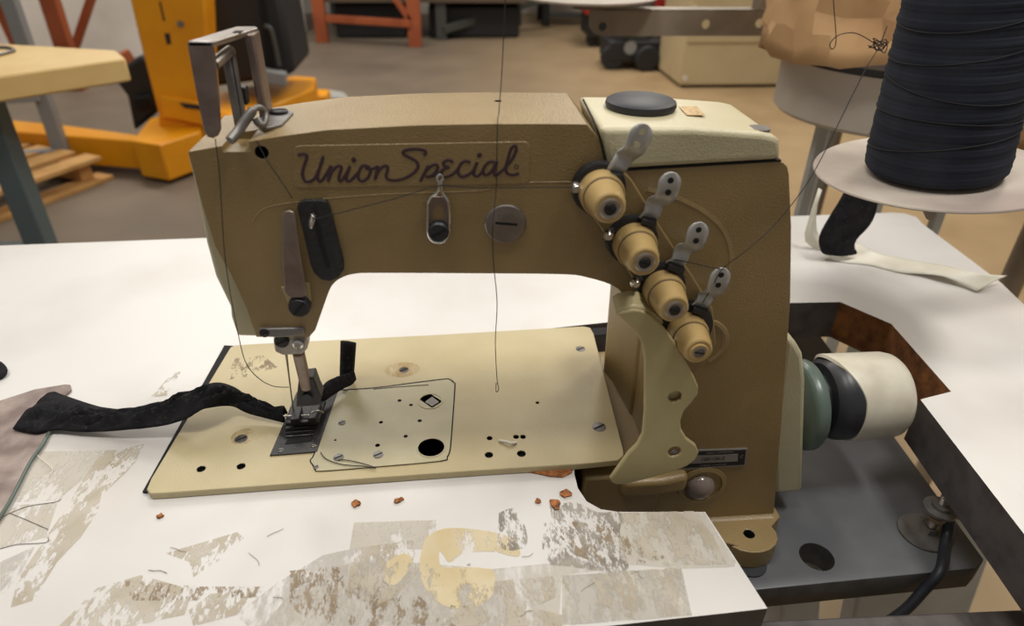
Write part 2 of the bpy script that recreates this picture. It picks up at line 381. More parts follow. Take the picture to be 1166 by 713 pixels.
# ================================================================== MOUNTING BOARD under the table
ZB = .69
mbt = thing('mounting_board', onz(1000, 600, ZB-.02), 'thick grey painted board carrying the machine below the table cut-out', 'board')
b0 = onz(859, 672, ZB); b1 = onz(1112, 647, ZB); b2 = onz(1121, 637, ZB); b3 = onz(1017, 495, ZB)
dd = (b3-b2).normalized()
bf = [b0+(b0-b1)*1.6, b1, b2, b2+dd*.33, Vector(((b0+(b0-b1)*1.6).x, (b2+dd*.33).y, ZB))]
board = obj('slab', MB().prism(bf, (0,0,-.024), side=[1]*5), [M['board'], M['boarde']], mbt, .0015)
hc = onz(930, 634, ZB)
cut(board, MB().lathe(hc-Vector((0,0,.03)), (0,0,1), [(.0135, 0), (.0135, .05)], 40), M['boarde'])
wc = onz(1052, 607, ZB)
obj('washer', MB().lathe(wc, (0,0,1), [(.0195,0),(.0205,.0012),(.020,.002),(.004,.002)], 40), M['dull'], mbt)
wz = Vector((0,0,1))
obj('nut', MB().lathe(wc+Vector((.004,0,.002)), wz, [(.0062,0),(.0065,.001),(.0065,.0058),(.006,.0066)], 6), M['steel'], mbt, smooth=20)
rod = MB()
prof = []
for i in range(50): prof += [(.0036, i*.0011), (.0031, i*.0011+.00055)]
obj('threaded_rod', MB().lathe(wc+Vector((.004,0,.002)), wz, prof, 16), M['steel'], mbt)
obj('flange_nut', MB().lathe(wc+Vector((.004,0,.0265)), wz, [(.0115,0),(.0128,.001),(.0128,.0035),(.0075,.0045),(.0075,.0075),(.0036,.008)], 30), M['dull'], mbt)
obj('rod_collar', MB().lathe(wc+Vector((.004,0,.0185)), wz, [(.0075,0),(.0075,.0035)], 30), M['tie'], mbt)
cb = [wc+Vector((.012,-.002,.026)), wc+Vector((.0115,-.008,.012)), onz(1076,622,ZB+.006), onz(1071,650,ZB+.004), onz(1052,672,ZB-.012), onz(1030,695,ZB-.03), onz(1000,715,ZB-.05), onz(960,735,ZB-.08)]
tag(obj('power_cable', MB().tube(cb, .0043, 12, 8), M['rubber']), 'black rubber cable tied to the rod at the board corner', 'cable')
tie = MB().bar(wc+Vector((.008,0,.0205)), wc+Vector((.034,-.004,.0185)), .0015, .0045)
obj('cable_tie', tie, M['tie'], mbt, .0004, label='yellowed plastic cable tie')
# small foot pad under machine
obj('rubber_pad', MB().lathe(onz(852, 641, ZB), wz, [(.014,0),(.014,.0015)], 24), M['rubber'], mbt)

# ================================================================== SEWING MACHINE
sm = thing('sewing_machine', (.0, .42, ZB), 'tan and cream industrial sewing machine with script lettering, built into the white table', 'sewing machine')
topedge = [(214,173),(250,166.5),(320,155),(371,148),(474,142.5),(560,141),(620,141),(668,141.5)]
headL = [(292,384),(281,352),(264,315),(245,281),(229,230)]
arch = [(352,384),(359,376),(366,356),(375,331),(381,322),(390,316),(404,312),(430,311),(540,311.5),(640,312.5),(668,316),(697,325),(712,338),(722,352)]
cl = [Vector((.1405, YF, .87)), Vector((.1425, YF, .80)), Vector((.1425, YF, ZB+.016))]
right = [(690,194),(705,195),(889,184),(897,189),(901,258),(900,340),(890,480),(881.5,580)]
def sm2(p, k=3): return [(q.x, q.y) for q in crom([Vector((a, b, 0)) for a, b in p], k)]
arch = arch[:1]+sm2(arch[1:], 3)
right = [(690,194),(705,195),(887,184),(892,185.5),(896.5,190),(898.3,198),(901,258),(900,340),(890,480),(881.5,580)]
prf = F(topedge) + F([(682,158),(690,184)]) + F(right) + [Vector((F([(881,583)])[0].x+.0005, YF, ZB+.016))] + cl[::-1] + F(arch[::-1]) + F(headL)
body = obj('casting', MB().prism(prf, (0, YB-YF, 0)), M['body'], sm)
def lathex(c, ax, pr, seg=32): return MB().lathe(c, ax, pr, seg)
hcut = MB()
hcut.lathe(ony(297,175,YF-.002), (0,1,0), [(.0036,0),(.0036,.012)], 24)
ncut = MB().box(tuple(ony(252,176,YF-.004)), tuple(ony(283,176,YF-.004)+Vector((0,.026,.03))))
for a, b in ((568,137.5),(567,108)):
    c = onz(a, b, 1.036) if b > 120 else onz(a, 109.5, 1.036)
    hcut.lathe(Vector((c.x, c.y, 1.0)), (0,0,1), [(.0022,0),(.0022,.06)], 20)
cut(body, hcut, M['dark'])
cut(body, ncut, M['body'])
# notch keeps body colour: recolour big faces of the notch
q = body.modifiers.new('bevel', 'BEVEL'); q.width = .0042; q.segments = 4; q.limit_method = 'ANGLE'; q.angle_limit = math.radians(40)
# face plate (cream) at the left end of the head
fpx = [(213,176),(220,205),(235,278),(245,315),(262,350),(263,362),(270,383),(300,384),(285,350),(262,300),(240,240),(226,180)]
obj('face_plate', MB().prism(F(fpx, YF+.008), (0, .055, 0)), M['lid'], sm, .002)
# right-hand cream edge of the head
# top cover
lidpx = [(683.5,146.5),(789,146.5),(868,152),(886,156),(889,161),(889.5,182.5),(705,193.5),(692,193),(688,170)]
lid = obj('top_cover', MB().prism(F(lidpx, YF-.0015), (0, YB-YF+.002, 0)), M['lid'], sm, .004, 4)
obj('seam', MB().prism(F([(690,192),(705,193),(889.5,182),(890,184),(705,195.2),(690,194.5)], YF-.0004), (0, YB-YF-.002, 0)), M['dark'], sm)
obj('seam', MB().tube([onz(664,113.5,1.0345), onz(671,127,1.0345), ony(678.5,143.5,YF-.0002), ony(684,160,YF-.0004), ony(688.5,180,YF-.0004), ony(692,194,YF-.0004)], 0.0006, 8), M['dark'], sm)
zl = F([(789,146.5)], YF)[0].z
cc = onz(728, 123, zl)
obj('rubber_cap', MB().lathe((cc.x, cc.y-.002, zl-.001), wz, [(.019,0),(.0205,.001),(.0215,.004),(.021,.006),(.019,.0072),(.0,.0066)], 48), M['rubber'], sm)
c = onz(711,141,zl); obj('cover_recess', MB().prism(circ((c.x, c.y, zl+.0001), .0075, 24), (0,0,.0002)), mat('recess_olive', (112, 104, 74), .6), sm)
zs = F([(862,151.5)])[0].z; c = onz(866,147,zs); obj('cover_screw', MB().prism(circ((c.x, c.y+.002, zs-.0032), .0062, 24), (0,0,.0035)), M['dull'], sm)
obj('gold_sticker', MB().prism([*G([(773,121.5),(793,121),(803,131.5),(782,131.5)], zl+.0004)], (0,0,.0002)), M['gold'], sm)
# nameplate decal panel and lettering
def rrect(x0, y0, x1, y1, r, skew=0., n=5):
    pts = []
    for cx_, cy_, a0 in ((x1-r, y0+r, -90), (x1-r, y1-r, 0), (x0+r, y1-r, 90), (x0+r, y0+r, 180)):
        for k in range(n+1):
            a = math.radians(a0+90*k/n); pts.append((cx_+r*math.cos(a)+0, cy_+r*math.sin(a)+skew*(cx_+r*math.cos(a)-x0)))
    return pts
obj('name_panel', MB().prism(F(rrect(334,166,603,214,7,-.018), YF-.0004), (0,.003,0)), M['decal'], sm, .0003)
def Z7(pts): return [(320+x/3.887, 130+y/3.887) for x, y in pts]
strokes = [
 [(75,182),(95,177),(112,181),(112,200),(100,235),(95,268),(105,294),(128,298),(152,280),(172,235),(188,186),(172,235),(162,275),(168,297),(182,292),(203,262),(222,228)],
 [(222,228),(214,265),(208,298)],
 [(208,298),(225,255),(245,233),(261,229),(267,240),(256,278),(259,296),(270,292),(290,262),(305,230)],
 [(305,230),(293,265),(289,290),(300,297),(318,285),(345,255)],
 [(385,232),(362,228),(346,253),(342,283),(360,297),(385,280),(396,250),(385,232),(378,240),(400,242),(430,231)],
 [(430,231),(421,265),(415,290)],
 [(415,290),(432,250),(455,230),(470,231),(472,246),(465,273),(474,288),(505,293),(545,285),(585,262),(606,236),(600,211),(570,192),(546,180),(540,168),(560,158),(600,155),(632,160),(641,170),(633,182)],
 [(652,228),(634,262),(616,298)],
 [(634,262),(655,237),(680,222),(693,232),(686,254),(665,271),(642,276),(665,275),(700,262),(716,246)],
 [(758,216),(753,206),(735,204),(719,215),(723,229),(742,236),(720,244),(708,262),(718,277),(740,275),(765,262),(785,240)],
 [(838,216),(822,208),(801,215),(786,240),(786,265),(802,277),(826,269),(850,250),(868,212)],
 [(868,212),(856,245),(854,268),(868,274),(885,262),(897,244)],
 [(953,216),(928,210),(906,225),(894,250),(901,268),(921,264),(940,240),(956,210),(943,250),(946,270),(962,264),(985,245)],
 [(985,245),(1020,203),(1041,160),(1035,139),(1018,155),(1004,200),(995,240),(1002,262),(1026,269),(1054,262)],
]
lt = MB()
def flat(mb, i0, y, k=.25):
    for v in mb.v[i0:]: v.y = y+(v.y-y)*k
i0 = 0
for s_ in strokes: lt.tube(F(Z7(s_), YF-.0005), .00090, 8, 5)
lt.tube(F([(320+(1042+9*math.cos(t/12*6.283))/3.887, 130+(233+9*math.sin(t/12*6.283))/3.887) for t in range(13)], YF-.0005), .00025, 6, 1)
for d in ((322,203),(878,182)):
    lt.lathe(F(Z7([d]), YF-.0005)[0]+Vector((0,-.0008,0)), (0,1,0), [(.0002,0),(.0014,.0004),(.0014,.001)], 14)
flat(lt, 0, YF-.0005, .3)
obj('script_lettering', lt, M['script'], sm, label='dark plum script lettering')
# embossed panel line on the arm
ridge = [(306,382),(292,300),(288,252),(300,238),(330,231),(420,222),(545,217),(561,211),(590,208),(655,207)]
obj('embossed_ridge', MB().tube(F(ridge[2:], YF+.0004), .0006, 8, 6), M['body'], sm)
rr = [(735,214),(765,222),(800,240),(822,262),(830,290),(826,318)]
obj('embossed_ridge', MB().tube(F(rr, YF+.0030), .0035, 10, 6), M['body'], sm)
obj('embossed_ridge', MB().tube(F([(796,368),(812,366),(824,378),(822,396),(806,410)], YF+.0022), .0035, 10, 6), M['body'], sm)
# black slotted guide plate
sp = [(338,236),(341,230.5),(347,228.5),(366,228),(372,230),(375.5,236),(391,298),(391,308),(385,316),(376,320.5),(366,319),(358,312),(354,303)]
plt = obj('slotted_plate', MB().prism(F(sp, YF-.0025), (0,.003,0)), M['crackle'], sm, .0005)
obj('plate_slot', MB().tube(F([(357,240),(360,252),(366,280),(374,304)], YF-.0024), .0011, 8, 5), M['dark'], plt)
obj('take_up_eyelet', MB().tube(F([(355,243),(358,247),(356,255),(354,259),(353,254),(355,246)], YF-.005), .0009, 8, 4), M['chrome'], sm)
# silver lever with screw
lv = [(321,246),(324,241.5),(329,240),(334,242),(336,247),(341,285),(348.5,328),(349,335),(344,339),(330,339),(324,333),(321.5,290)]
lever = obj('presser_lever', MB().prism(F(lv, YF-.006), (0,.0022,0)), M['pink'], sm, .0005)
obj('lever_pad', MB().prism(F([(320,327),(352,322),(354,342),(349,354),(341,356),(328,346)], YF-.0006), (0,.001,0)), M['guard'], sm, .0003)
slot_screw('shoulder_screw', ony(342,346,YF-.0003), .0066, NY, M['wheelb'], sm, .006, .9)
# thread guide eyelet with slotted bracket
g = MB(); gy = YF-.0035
loop = [(487,232),(491,224),(498,219),(499,208),(497,203),(501,199),(504,203),(502,208),(503,219),(508,226),(511,236),(511,262),(507,273),(500,276),(491,273),(487,262),(487,232)]
g.tube(F(loop, gy), .0009, 8, 3)
gd = obj('thread_guide', g, M['chrome'], sm)
plg = obj('guide_bracket', MB().prism(F([(488,233),(493,224),(504,224),(510,234),(510,264),(505,274),(499,275),(492,273),(488,264)], YF-.0022), (0,.0018,0)), M['pink'], gd, .0004)
obj('guide_slot', MB().prism(F([(493,240),(497,233),(502,233),(505,240),(505,250),(493,250)], YF-.0024), (0,.001,0)), M['body'], gd)
slot_screw('guide_screw', ony(499.5,262,YF-.002), .0060, NY, M['rubber'], gd, .004, .5)
# round slotted plug
pc = ony(575.5,254.5,YF); plug = obj('oil_plug', MB().lathe(pc, NY, [(.0122,0),(.0122,.001),(.0115,.0016),(.0,.0018)], 40), M['steel'], sm)
obj('plug_slot', MB().bar(ony(564,254,YF-.0019), ony(589,256,YF-.0019), .0004, .0015, up=(0,0,1)), M['dark'], plug)
def textmesh(name, s_, loc, size, m, parent, rot=(math.pi/2,0,0), sx=1., al='CENTER'):
    cu = bpy.data.curves.new(name, 'FONT'); cu.body = s_; cu.size = size; cu.align_x = al; cu.align_y = 'CENTER'; cu.extrude = .00005; cu.space_character = sx
    t = bpy.data.objects.new('tmp', cu); COL.objects.link(t)
    dg = bpy.context.evaluated_depsgraph_get(); me = bpy.data.meshes.new_from_object(t.evaluated_get(dg))
    bpy.data.objects.remove(t, do_unlink=True)
    me.materials.clear(); me.materials.append(m)
    o = bpy.data.objects.new(name, me); COL.objects.link(o); o.parent = parent; o.location = Vector(loc)-org(parent); o.rotation_euler = rot; ORG[o.name] = Vector(loc)
    return o
textmesh('stamped_letters', 'UAF', ony(575.5,247.5,YF-.0019), .0046, M['dull'], plug)
# tension assemblies ---------------------------------------------------------
kn = [((683,214),(694.5,238)), ((722,270),(734,299)), ((757,325),(768,353)), ((784,374),(796,401))]
lev = [[(697,200),(704,190),(712,178),(722,171),(727,160),(735,141)],
       [(734,252),(742,243),(746,231),(756,226),(761,215),(765,196)],
       [(764,303),(773,297),(778,284),(789,280),(793,270),(797,253)],
       [(792,352),(800,345),(805,336),(814,332),(818,322),(823,305)]]
KS = .74
TS = 1.0
def KK(p): return [(a_*KS, b_*KS) for a_, b_ in p]
for i, ((a, b), L) in enumerate(zip(kn, lev)):
    base = ony(*b, YF-.047*KS)                               # axis straight out of the face
    c = Vector((base.x, YF, base.z))
    un = thing('thread_tension', c, 'x', 'x'); del un['label']; del un['category']
    un.parent = sm; un.location = c-org(sm)
    DK = 1.3 if i == 3 else 1.08
    obj('tension_disc', MB().lathe(c, NY, [(a_*DK, b_) for a_, b_ in KK([(.0175,0),(.0195,.002),(.0195,.0045),(.0165,.0065),(.0165,.008),(.0188,.0085),(.0188,.0105),(.015,.011)])], 44), M['black'], un)
    rb = .0172; prof = [(rb*.96,.0105),(rb,.012),(rb*.99,.022),(rb*.95,.0245),(.0148,.025),(.0150,.0255),(.0132,.040),(.0118,.0455),(.0105,.0465),(.0078,.0465)]
    k = obj('tension_knob', MB().lathe(c, NY, KK(prof), 64), M['knob'], un, smooth=28)
    obj('knob_groove', MB().lathe(c, NY, KK([(.0152,.0247),(.01545,.0250),(.01545,.0254),(.0152,.0257)]), 64), M['script'], k)
    obj('knob_bushing', MB().lathe(c, NY, KK([(.0078,.044),(.0078,.0474),(.0070,.048),(.0048,.0478),(.0044,.045)]), 32), M['steel'] if i != 3 else M['knob'], k)
    slot_screw('knob_screw', c+NY*KS*(.0462 if i != 3 else .0466), (.0042 if i != 3 else .0052)*KS, NY, M['black'] if i != 3 else M['dull'], k, .0014, -.5+i*.1)
    ys = [YF-.006, YF-.009, YF-.008, YF-.016, YF-.018, YF-.018]
    c3 = crom([ony(*p, y) for p, y in zip(L, ys)], 5); e_ = c3[-1]; e2_ = c3[-2]
    c3 = c3[:-1]+[e2_.lerp(e_, t_/6) for t_ in range(1, 7)]
    w0 = [.0045, .0045, .0048, .0052, .0062, .0062]
    rows = []
    for j, p in enumerate(c3):
        t = j/(len(c3)-1); d = (c3[min(j+1, len(c3)-1)]-c3[max(j-1, 0)]); d.y = 0; d.normalize()
        s_ = Vector((d.z, 0, -d.x)); w = .0047+.0016*min(1, t*1.4)
        rem = (c3[-1]-p).length
        if rem < w: w *= math.sqrt(max(.03, 1-((w-rem)/w)**2))
        rows.append([p-s_*w, p-s_*w*.5, p, p+s_*w*.5, p+s_*w])
    gl = obj('guide_arm', MB().grid(rows), M['arm'], un, solid=.0014, smooth=50)
    e = c3[-1]; d = (c3[-1]-c3[-9]).normalized()
    for s_ in (.0045, .0115):
        pp = e-d*s_; pp.y = c3[-1].y-.0009
        obj('guide_hole', MB().prism(circ(pp, .0018, 16, (0,1,0)), (0,.0003,0)), M['dark'] if i else M['lid'], gl)
    # small clamp where the arm leaves the disc
    obj('arm_clamp', MB().bar(ony(L[0][0]-4, L[0][1]-2, YF-.009), ony(L[1][0]+5, L[1][1]+11, YF-.011), .004, .008, up=(0,1,0)), M['black'], un, .0008)
    tp = [(656,208),(693,262),(724,316),(758,370)][i]
    if i < 3:
        obj('retaining_pin', MB().tube([ony(tp[0]+14, tp[1]+2, YF-.004), ony(tp[0]+4, tp[1]+2, YF-.006), ony(tp[0]-2, tp[1]+5, YF-.010)], .0028, 10, 3), M['black'], un)
        obj('pin_tip', MB().lathe(ony(tp[0]-1, tp[1]+5, YF-.0095), NY, [(.0034,0),(.0034,.002),(.002,.004)], 14), M['chrome'], un)
tensbase = MB().prism(F([(668,190),(700,184),(720,205),(752,258),(790,316),(812,352),(816,392),(800,412),(770,402),(762,372),(730,334),(695,276),(664,232)], YF-.003), (0,.004,0))
obj('tension_bracket', tensbase, M['body'], sm, .001)
for p in ((712,262),(742,305),(766,352)):
    pass
# guard ----------------------------------------------------------------------
gp = [(703,359),(709,356),(721,353),(730,354),(740,358),(753,370),(759,377),(770,392),(779,408),(791,430),(795.5,441),(795,449),(788,459),(779,469),(775,480),(776,490),(782,500),(793,508),(796,516),(792,524),(783,531),(766,538),(740,545),(712,552),(702,553),(696,550),(695,546),(702,536),(716,517),(726,507),(732,495),(734,470),(734.5,410),(732,394),(725,380),(714,369)]
gy = YF-.024
guard = obj('belt_guard', MB().prism(F(gp, gy), (0,.004,0)), M['guard'], sm)
gcut = MB()
for p in ((770,454.5),(769,517)): gcut.lathe(ony(*p, gy-.002), (0,1,0), [(.0042,0),(.0042,.01)], 24)
cut(guard, gcut, M['body'])
q = guard.modifiers.new('bevel', 'BEVEL'); q.width = .0012; q.segments = 3; q.limit_method = 'ANGLE'; q.angle_limit = math.radians(40)
obj('guard_post', MB().lathe(ony(770,454.5,gy+.004)-Vector((0,.0,0)), (0,1,0), [(.007,.0),(.007,.0195)], 24), M['guard'], sm)
slot_screw('guard_screw', ony(769,517,gy+.0025), .0041, NY, M['dull'], sm, .0008, 0)
curl = []
for t in range(7):
    a = t/6*math.pi*.5
    y = gy+.002+.014*math.sin(a); dz = .004*(math.sin(a))
    curl.append([ony(px, py, gy+.002)+Vector((0, y-gy-.002, dz)) for px, py in ((703,359),(709,355.5),(721,352.5),(730,353.5),(740,357.5),(753,369.5))])
obj('guard_lip', MB().grid(curl), M['guard'], sm, solid=.003)
# serial plate ---------------------------------------------------------------
sy = YF-.001
tagp = F([(766,514),(851.5,511),(849,530.5),(762,536)], sy)
np_ = obj('serial_plate', MB().prism(tagp, (0,.0012,0)), M['silverl'], sm)
obj('plate_field', MB().prism(F([(768,515.5),(849.5,512.8),(847.5,529.3),(765,534)], sy-.0002), (0,.0003,0)), M['label'], np_)
obj('number_field', MB().prism(F([(782,519.7),(840.5,517.2),(840,525.5),(781,528.5)], sy-.0004), (0,.0003,0)), M['silverl'], np_)
textmesh('plate_text', 'SPECIAL CORPORATION', ony(820,515.6,sy-.0006), .0019, M['silverl'], np_, (math.pi/2,-.0,0))
textmesh('plate_text', 'CHICAGO, ILLINOIS USA', ony(812,529.6,sy-.0006), .0019, M['silverl'], np_)
textmesh('plate_text', '128112E-Z', ony(812,523,sy-.0008), .0042, M['label'], np_)
textmesh('plate_text', 'C', ony(844.5,520,sy-.0006), .004, M['silverl'], np_)
# oil sight dome
dc = ony(796,553,YF)
obj('dome_rim', MB().lathe(dc+Vector((.002,-.0005,.001)), NY, [(.0195,-.001),(.019,.001),(.0155,.0018),(.015,.0005)], 44), M['body'], sm)
obj('sight_dome', MB().lathe(dc, NY, [(.0118,0),(.0116,.003),(.0098,.0062),(.006,.0088),(.002,.0098),(0,.0099)], 36), M['dome'], sm)
# base: block under the plate, step and foot
zb1 = ZB+.004
obj('base_block', MB().box((xe+.008, YF-.006, zb1), (.150, .52, T-.010)), M['body'], sm, .003)
obj('base_step', MB().prism([Vector((.118,YF-.012,.752)),Vector((.148,YF-.012,.752)),Vector((.170,YF-.008,.752)),Vector((.170,YF+.01,.752)),Vector((.118,YF+.01,.752))], (0,0,.016)), M['body'], sm, .004, 4)
cr = F([(881,585)])[0].x
cb8 = MB(); bl = [(.1405,.42),(.240,.42),(.238,.50),(.126,.492)]
cb8.add([(.1425,.42,ZB+.004),(.246,.42,ZB+.004),(.246,.505,ZB+.004),(.134,.502,ZB+.004),(.1405,.42,.935),(.200,.42,.95),(.198,.485,.90),(.1235,.480,.895)],[(0,3,2,1),(4,5,6,7),(0,1,5,4),(1,2,6,5),(2,3,7,6),(3,0,4,7)])
obj('column_back', cb8, M['body'], sm, .008, 4)
obj('base_block', MB().box((.1425, YF+.0, ZB+.0015), (cr+.004, .50, ZB+.02)), M['body'], sm, .003)
fc = onz(853, 608, ZB+.020)
ft = []
rt = cr+.005
pts = [(.175, YF+.02), (.176, YF-.004), (.186, YF-.016), (fc.x-.014, fc.y-.010)]
for k in range(9):
    a = math.radians(215+ (360+20-215)*k/8); pts.append((fc.x+.0185*math.cos(a)*1.22, fc.y+.0180*math.sin(a)))
pts += [(rt, YF-.002), (rt, YF+.02)]
foot = obj('foot', MB().prism([Vector((x, y, ZB+.0015)) for x, y in pts], (0,0,.0185)), M['body'], sm)
cut(foot, MB().lathe((fc.x, fc.y, ZB), wz, [(.0042,.004),(.0042,.03)], 24), M['dark'])
q = foot.modifiers.new('bevel', 'BEVEL'); q.width = .002; q.segments = 3; q.limit_method = 'ANGLE'; q.angle_limit = math.radians(40)
fil = []
for k in range(7):
    a = math.pi/2*k/6; fil.append((.009*(1-math.sin(a)), .009*(1-math.cos(a))))
fr_ = [Vector((.178, YF+.003-d[0]*1.0, ZB+.0195+d[1])) for d in fil]
obj('foot_fillet', MB().prism(fr_+[Vector((.178, YF+.003, ZB+.0195))], (rt-.178-.006,0,0)), M['body'], sm)
# right-hand cream side cover
sc_px = [(897,385),(908,392),(915,404),(918,432),(917,470),(914,561),(882,563),(880,500)]
obj('side_cover', MB().prism(F(sc_px, YF+.02), (0,.10,0)), M['lid'], sm, .004, 3)
# hand wheel: axis along +X
ax = Vector((1,0,0)); hw = ony(920, 458, .43)
zc = hw.z
def xat(px): return ony(px, 455, .43).x
hwt = thing('hand_wheel', hw, 'x', 'x'); del hwt['label']; del hwt['category']; hwt.parent = sm; hwt.location = hw-org(sm)
x0 = xat(905); o_ = Vector((x0, .43, zc))
obj('pulley_disc', MB().lathe(o_-Vector((0,0,.002)), ax, [(.034,0),(.038,.002),(.0392,.004),(.0392,.0105),(.038,.0125),(.028,.0125)], 64), M['green'], hwt)
wl = (xat(1030)-x0)*.87
rw = .0375; o2 = o_+Vector((0,0,.0045))
obj('wheel_core', MB().lathe(o2, ax, [(.022,.010),(.022,.0215),(rw*.80,.022),(rw*.92,.026),(rw*.965,.030),(rw*.975,.034),(rw*.975,wl*.7)], 64), M['wheelb'], hwt)
rows = []
for k in range(73):
    a = 2*math.pi*k/72; row = []
    xl = .0415-.0165*max(0, math.cos(a-.5))**1.5
    for rr_w, f_ in ((.93,-.001),(rw and 1.0,.0),(1.005,.002)): row.append((rr_w*rw, xl+f_))
    for rr_w, xx in ((1.0,wl-.011),(.96,wl-.005),(.89,wl-.0015),(.7,wl-.0003),(.4,wl),(.001,wl)): row.append((rr_w*rw, xx))
    rows.append([o2+Vector((xx, rr*math.sin(a), rr*math.cos(a))) for rr, xx in row])
obj('wheel_rim', MB().grid(rows), M['wheelw'], hwt, smooth=50)

# cloth plate -----------------------------------------------------------------
cp = [(171,562),(167,557),(172,545),(262,396),(267,393),(300,391),(500,381),(664,371.5),(672,373),(676,380),(710,513),(710,519),(704,524),(660,528.5),(540,536),(300,553),(184,561.5)]
plate = obj('cloth_plate', MB().prism(G(cp, PT), (0,0,-(PT-T)+.0004)), M['plate'], sm)
holes = [(229,534,4.6),(274.5,531,4.6),(612,458.6,2),(557.5,499,3.2),(556.8,518,4.6),(587.7,497.4,3.2),(595.5,497.4,3.2),(593.8,516.6,5)]
hc_ = MB()
for x, y, r in holes:
    c = onz(x, y, PT); hc_.lathe(c-Vector((0,0,.004)), wz, [(r*.00062,0),(r*.00062,.02)], 20)
cut(plate, hc_, M['dark'])
q = plate.modifiers.new('bevel', 'BEVEL'); q.width = .0016; q.segments = 3; q.limit_method = 'ANGLE'; q.angle_limit = math.radians(50)
for x, y, r in ((274.5,500.5,6.2),(460,422,5.6),(661,398,5.6),(682,487,7)):
    slot_screw('plate_screw', onz(x, y, PT-.0006), r*.00082, wz, M['dull'], sm, .0008, .5)
obj('rust_mark', MB().prism(circ(onz(458,421,PT+.0001), .011, 24, sx=1.4), (0,0,.0001)), M['p_rust'], sm)
obj('rust_mark', MB().prism(circ(onz(277,497,PT+.0001), .009, 24), (0,0,.0001)), M['p_rust'], sm)
obj('grime_mark', MB().prism(G([(268,408),(300,405),(316,418),(286,428),(262,432),(262,420)], PT+.0001), (0,0,.0001)), M['p_brown'], sm)
sl = [(357,529),(354,524),(360,514),(384,448),(390,445),(426,442.5),(470,436.8),(506,432.4),(512,433),(516,436.5),(517.2,442),(513,500),(511.5,513),(508.5,520),(501,524.6),(430,531),(366,536),(360,534)]
slo = [(355.5,530),(352.6,524),(358.8,513.5),(383,447.3),(389,443.8),(426,441.3),(470,435.6),(506,431.2),(513,431.9),(517.6,435.8),(518.7,442),(514.5,500),(513,513.6),(509.8,521.2),(502.5,525.8),(430,532.3),(366,537.4),(358.5,535.2)]
obj('slide_plate_gap', MB().prism(G(sm2(slo+slo[:1], 3)[:-1], PT+.0001), (0,0,.0001)), M['dark'], sm)
slide = obj('slide_plate', MB().prism(G(sm2(sl+sl[:1], 3)[:-1], PT+.0009), (0,0,-.0008)), M['slide'], sm)
hs = MB()
for x, y, r in [(434,481.7,2.6),(478,480,2.8),(455,457,2.8),(468,462,2.6),(462,497.7,2.8),(430,508,3),(382,502,1.6)]:
    hs.lathe(onz(x, y, PT+.0002), wz, [(r*.0006,0),(r*.0006,.002)], 18)
hs.lathe(onz(491,510,PT+.0002), wz, [(.0098,0),(.0098,.003)], 40)
hs.prism([onz(*p, PT+.0002) for p in ((477,455),(489,448.5),(504,458),(492,465.5))], (0,0,.003))
cut(slide, hs, M['dark'])
obj('hole_rim', MB().lathe(onz(491,510,PT+.0008), wz, [(.0105,0),(.0105,.0004),(.0098,.0004),(.0098,0)], 40), M['slide'], sm)
obj('hole_rim', MB().lathe(onz(490,457,PT+.0008), wz, [(.0100,0),(.0100,.0005),(.0090,.0005),(.0088,0)], 40), M['plate'], sm)
obj('window_metal', MB().prism([onz(*p, PT+.0006) for p in ((484,458),(492,452),(500,458),(492,463))], (0,0,.0003)), M['dull'], sm, label='grey metal seen through the diamond opening')  # grey steel diamond set inside the opening
for x, y, r in ((389.5,481.4,4),(430.6,518,5.2),(385.5,521,5.2),(360,532,2.6)):
    slot_screw('slide_screw', onz(x, y, PT+.0009), r*.00072, wz, M['dull'], sm, .0005, .5)
obj('score_line', MB().tube(G([(425,443.5),(450,441),(488,438.5)], PT+.0009), .0004, 6, 2), M['dark'], sm)
# throat plate
tpx = [(307,518.6),(361,514.2),(384.5,446),(376,441),(338,446)]
tpl = obj('throat_plate', MB().prism(G(tpx, PT+.0012), (0,0,-.0012)), M['black'], sm, .0003)
obj('throat_slot', MB().prism(G([(324,506),(354,502.5),(357,497.5),(328,499.5)], PT+.0014), (0,0,.0001)), M['dark'], tpl)
for k in range(5):
    y = 488+k*2.2
    obj('feed_dog', MB().bar(onz(325+k*.2, y+.6, PT+.002), onz(357, y-1.8, PT+.002), .0006, .0012), M['black'] if k % 2 else M['dull'], tpl)
slot_screw('throat_screw', onz(320,513,PT+.0012), .0022, wz, M['dull'], tpl, .0005, .2)
slot_screw('throat_screw', onz(357,508,PT+.0012), .0018, wz, M['steel'], tpl, .0006, .2)
# needle bar, clamp, presser bar and foot
YN = .415
nx = onz(338, 482, PT)
nbx, nby = nx.x, nx.y
py_ = YF+.030
obj('lifter_bar', MB().prism(F([(294,375),(346,374),(347,382),(318,385),(296,383)], YF-.002), (0,.008,0)), M['dull'], sm, .001)
slot_screw('lifter_screw', ony(301,379,YF-.002), .0030, NY, M['black'], sm, .001, .4)
yc = YF+.006
ncl = obj('needle_clamp', MB().prism(F([(312,376),(329,375.5),(330,379),(347,379),(350,385),(349.5,398),(344,404),(322,405),(313,401),(311,388)], yc), (0,.012,0)), M['steel'], sm, .0012)
slot_screw('clamp_screw', ony(321,388,yc), .0046, NY, M['black'], ncl, .002, .4)
obj('clamp_screw_head', MB().lathe(ony(340,390,yc), NY, [(.0034,0),(.0034,.003),(.002,.004)], 16), M['chrome'], ncl)
tpf = ony(340, 402, yc+.008); bt = onz(352, 462, PT+.020)
bt = Vector((tpf.x+.0005, tpf.y+.006, PT+.026))
obj('presser_bar', MB().tube([tpf, ony(349,441,YF+.018)], .0040, 18, 1), M['pink'], sm)
fb = ony(349,436,YF+.018)
n0 = ony(326,404,yc+.005); n1 = onz(334.5,472,PT+.004)
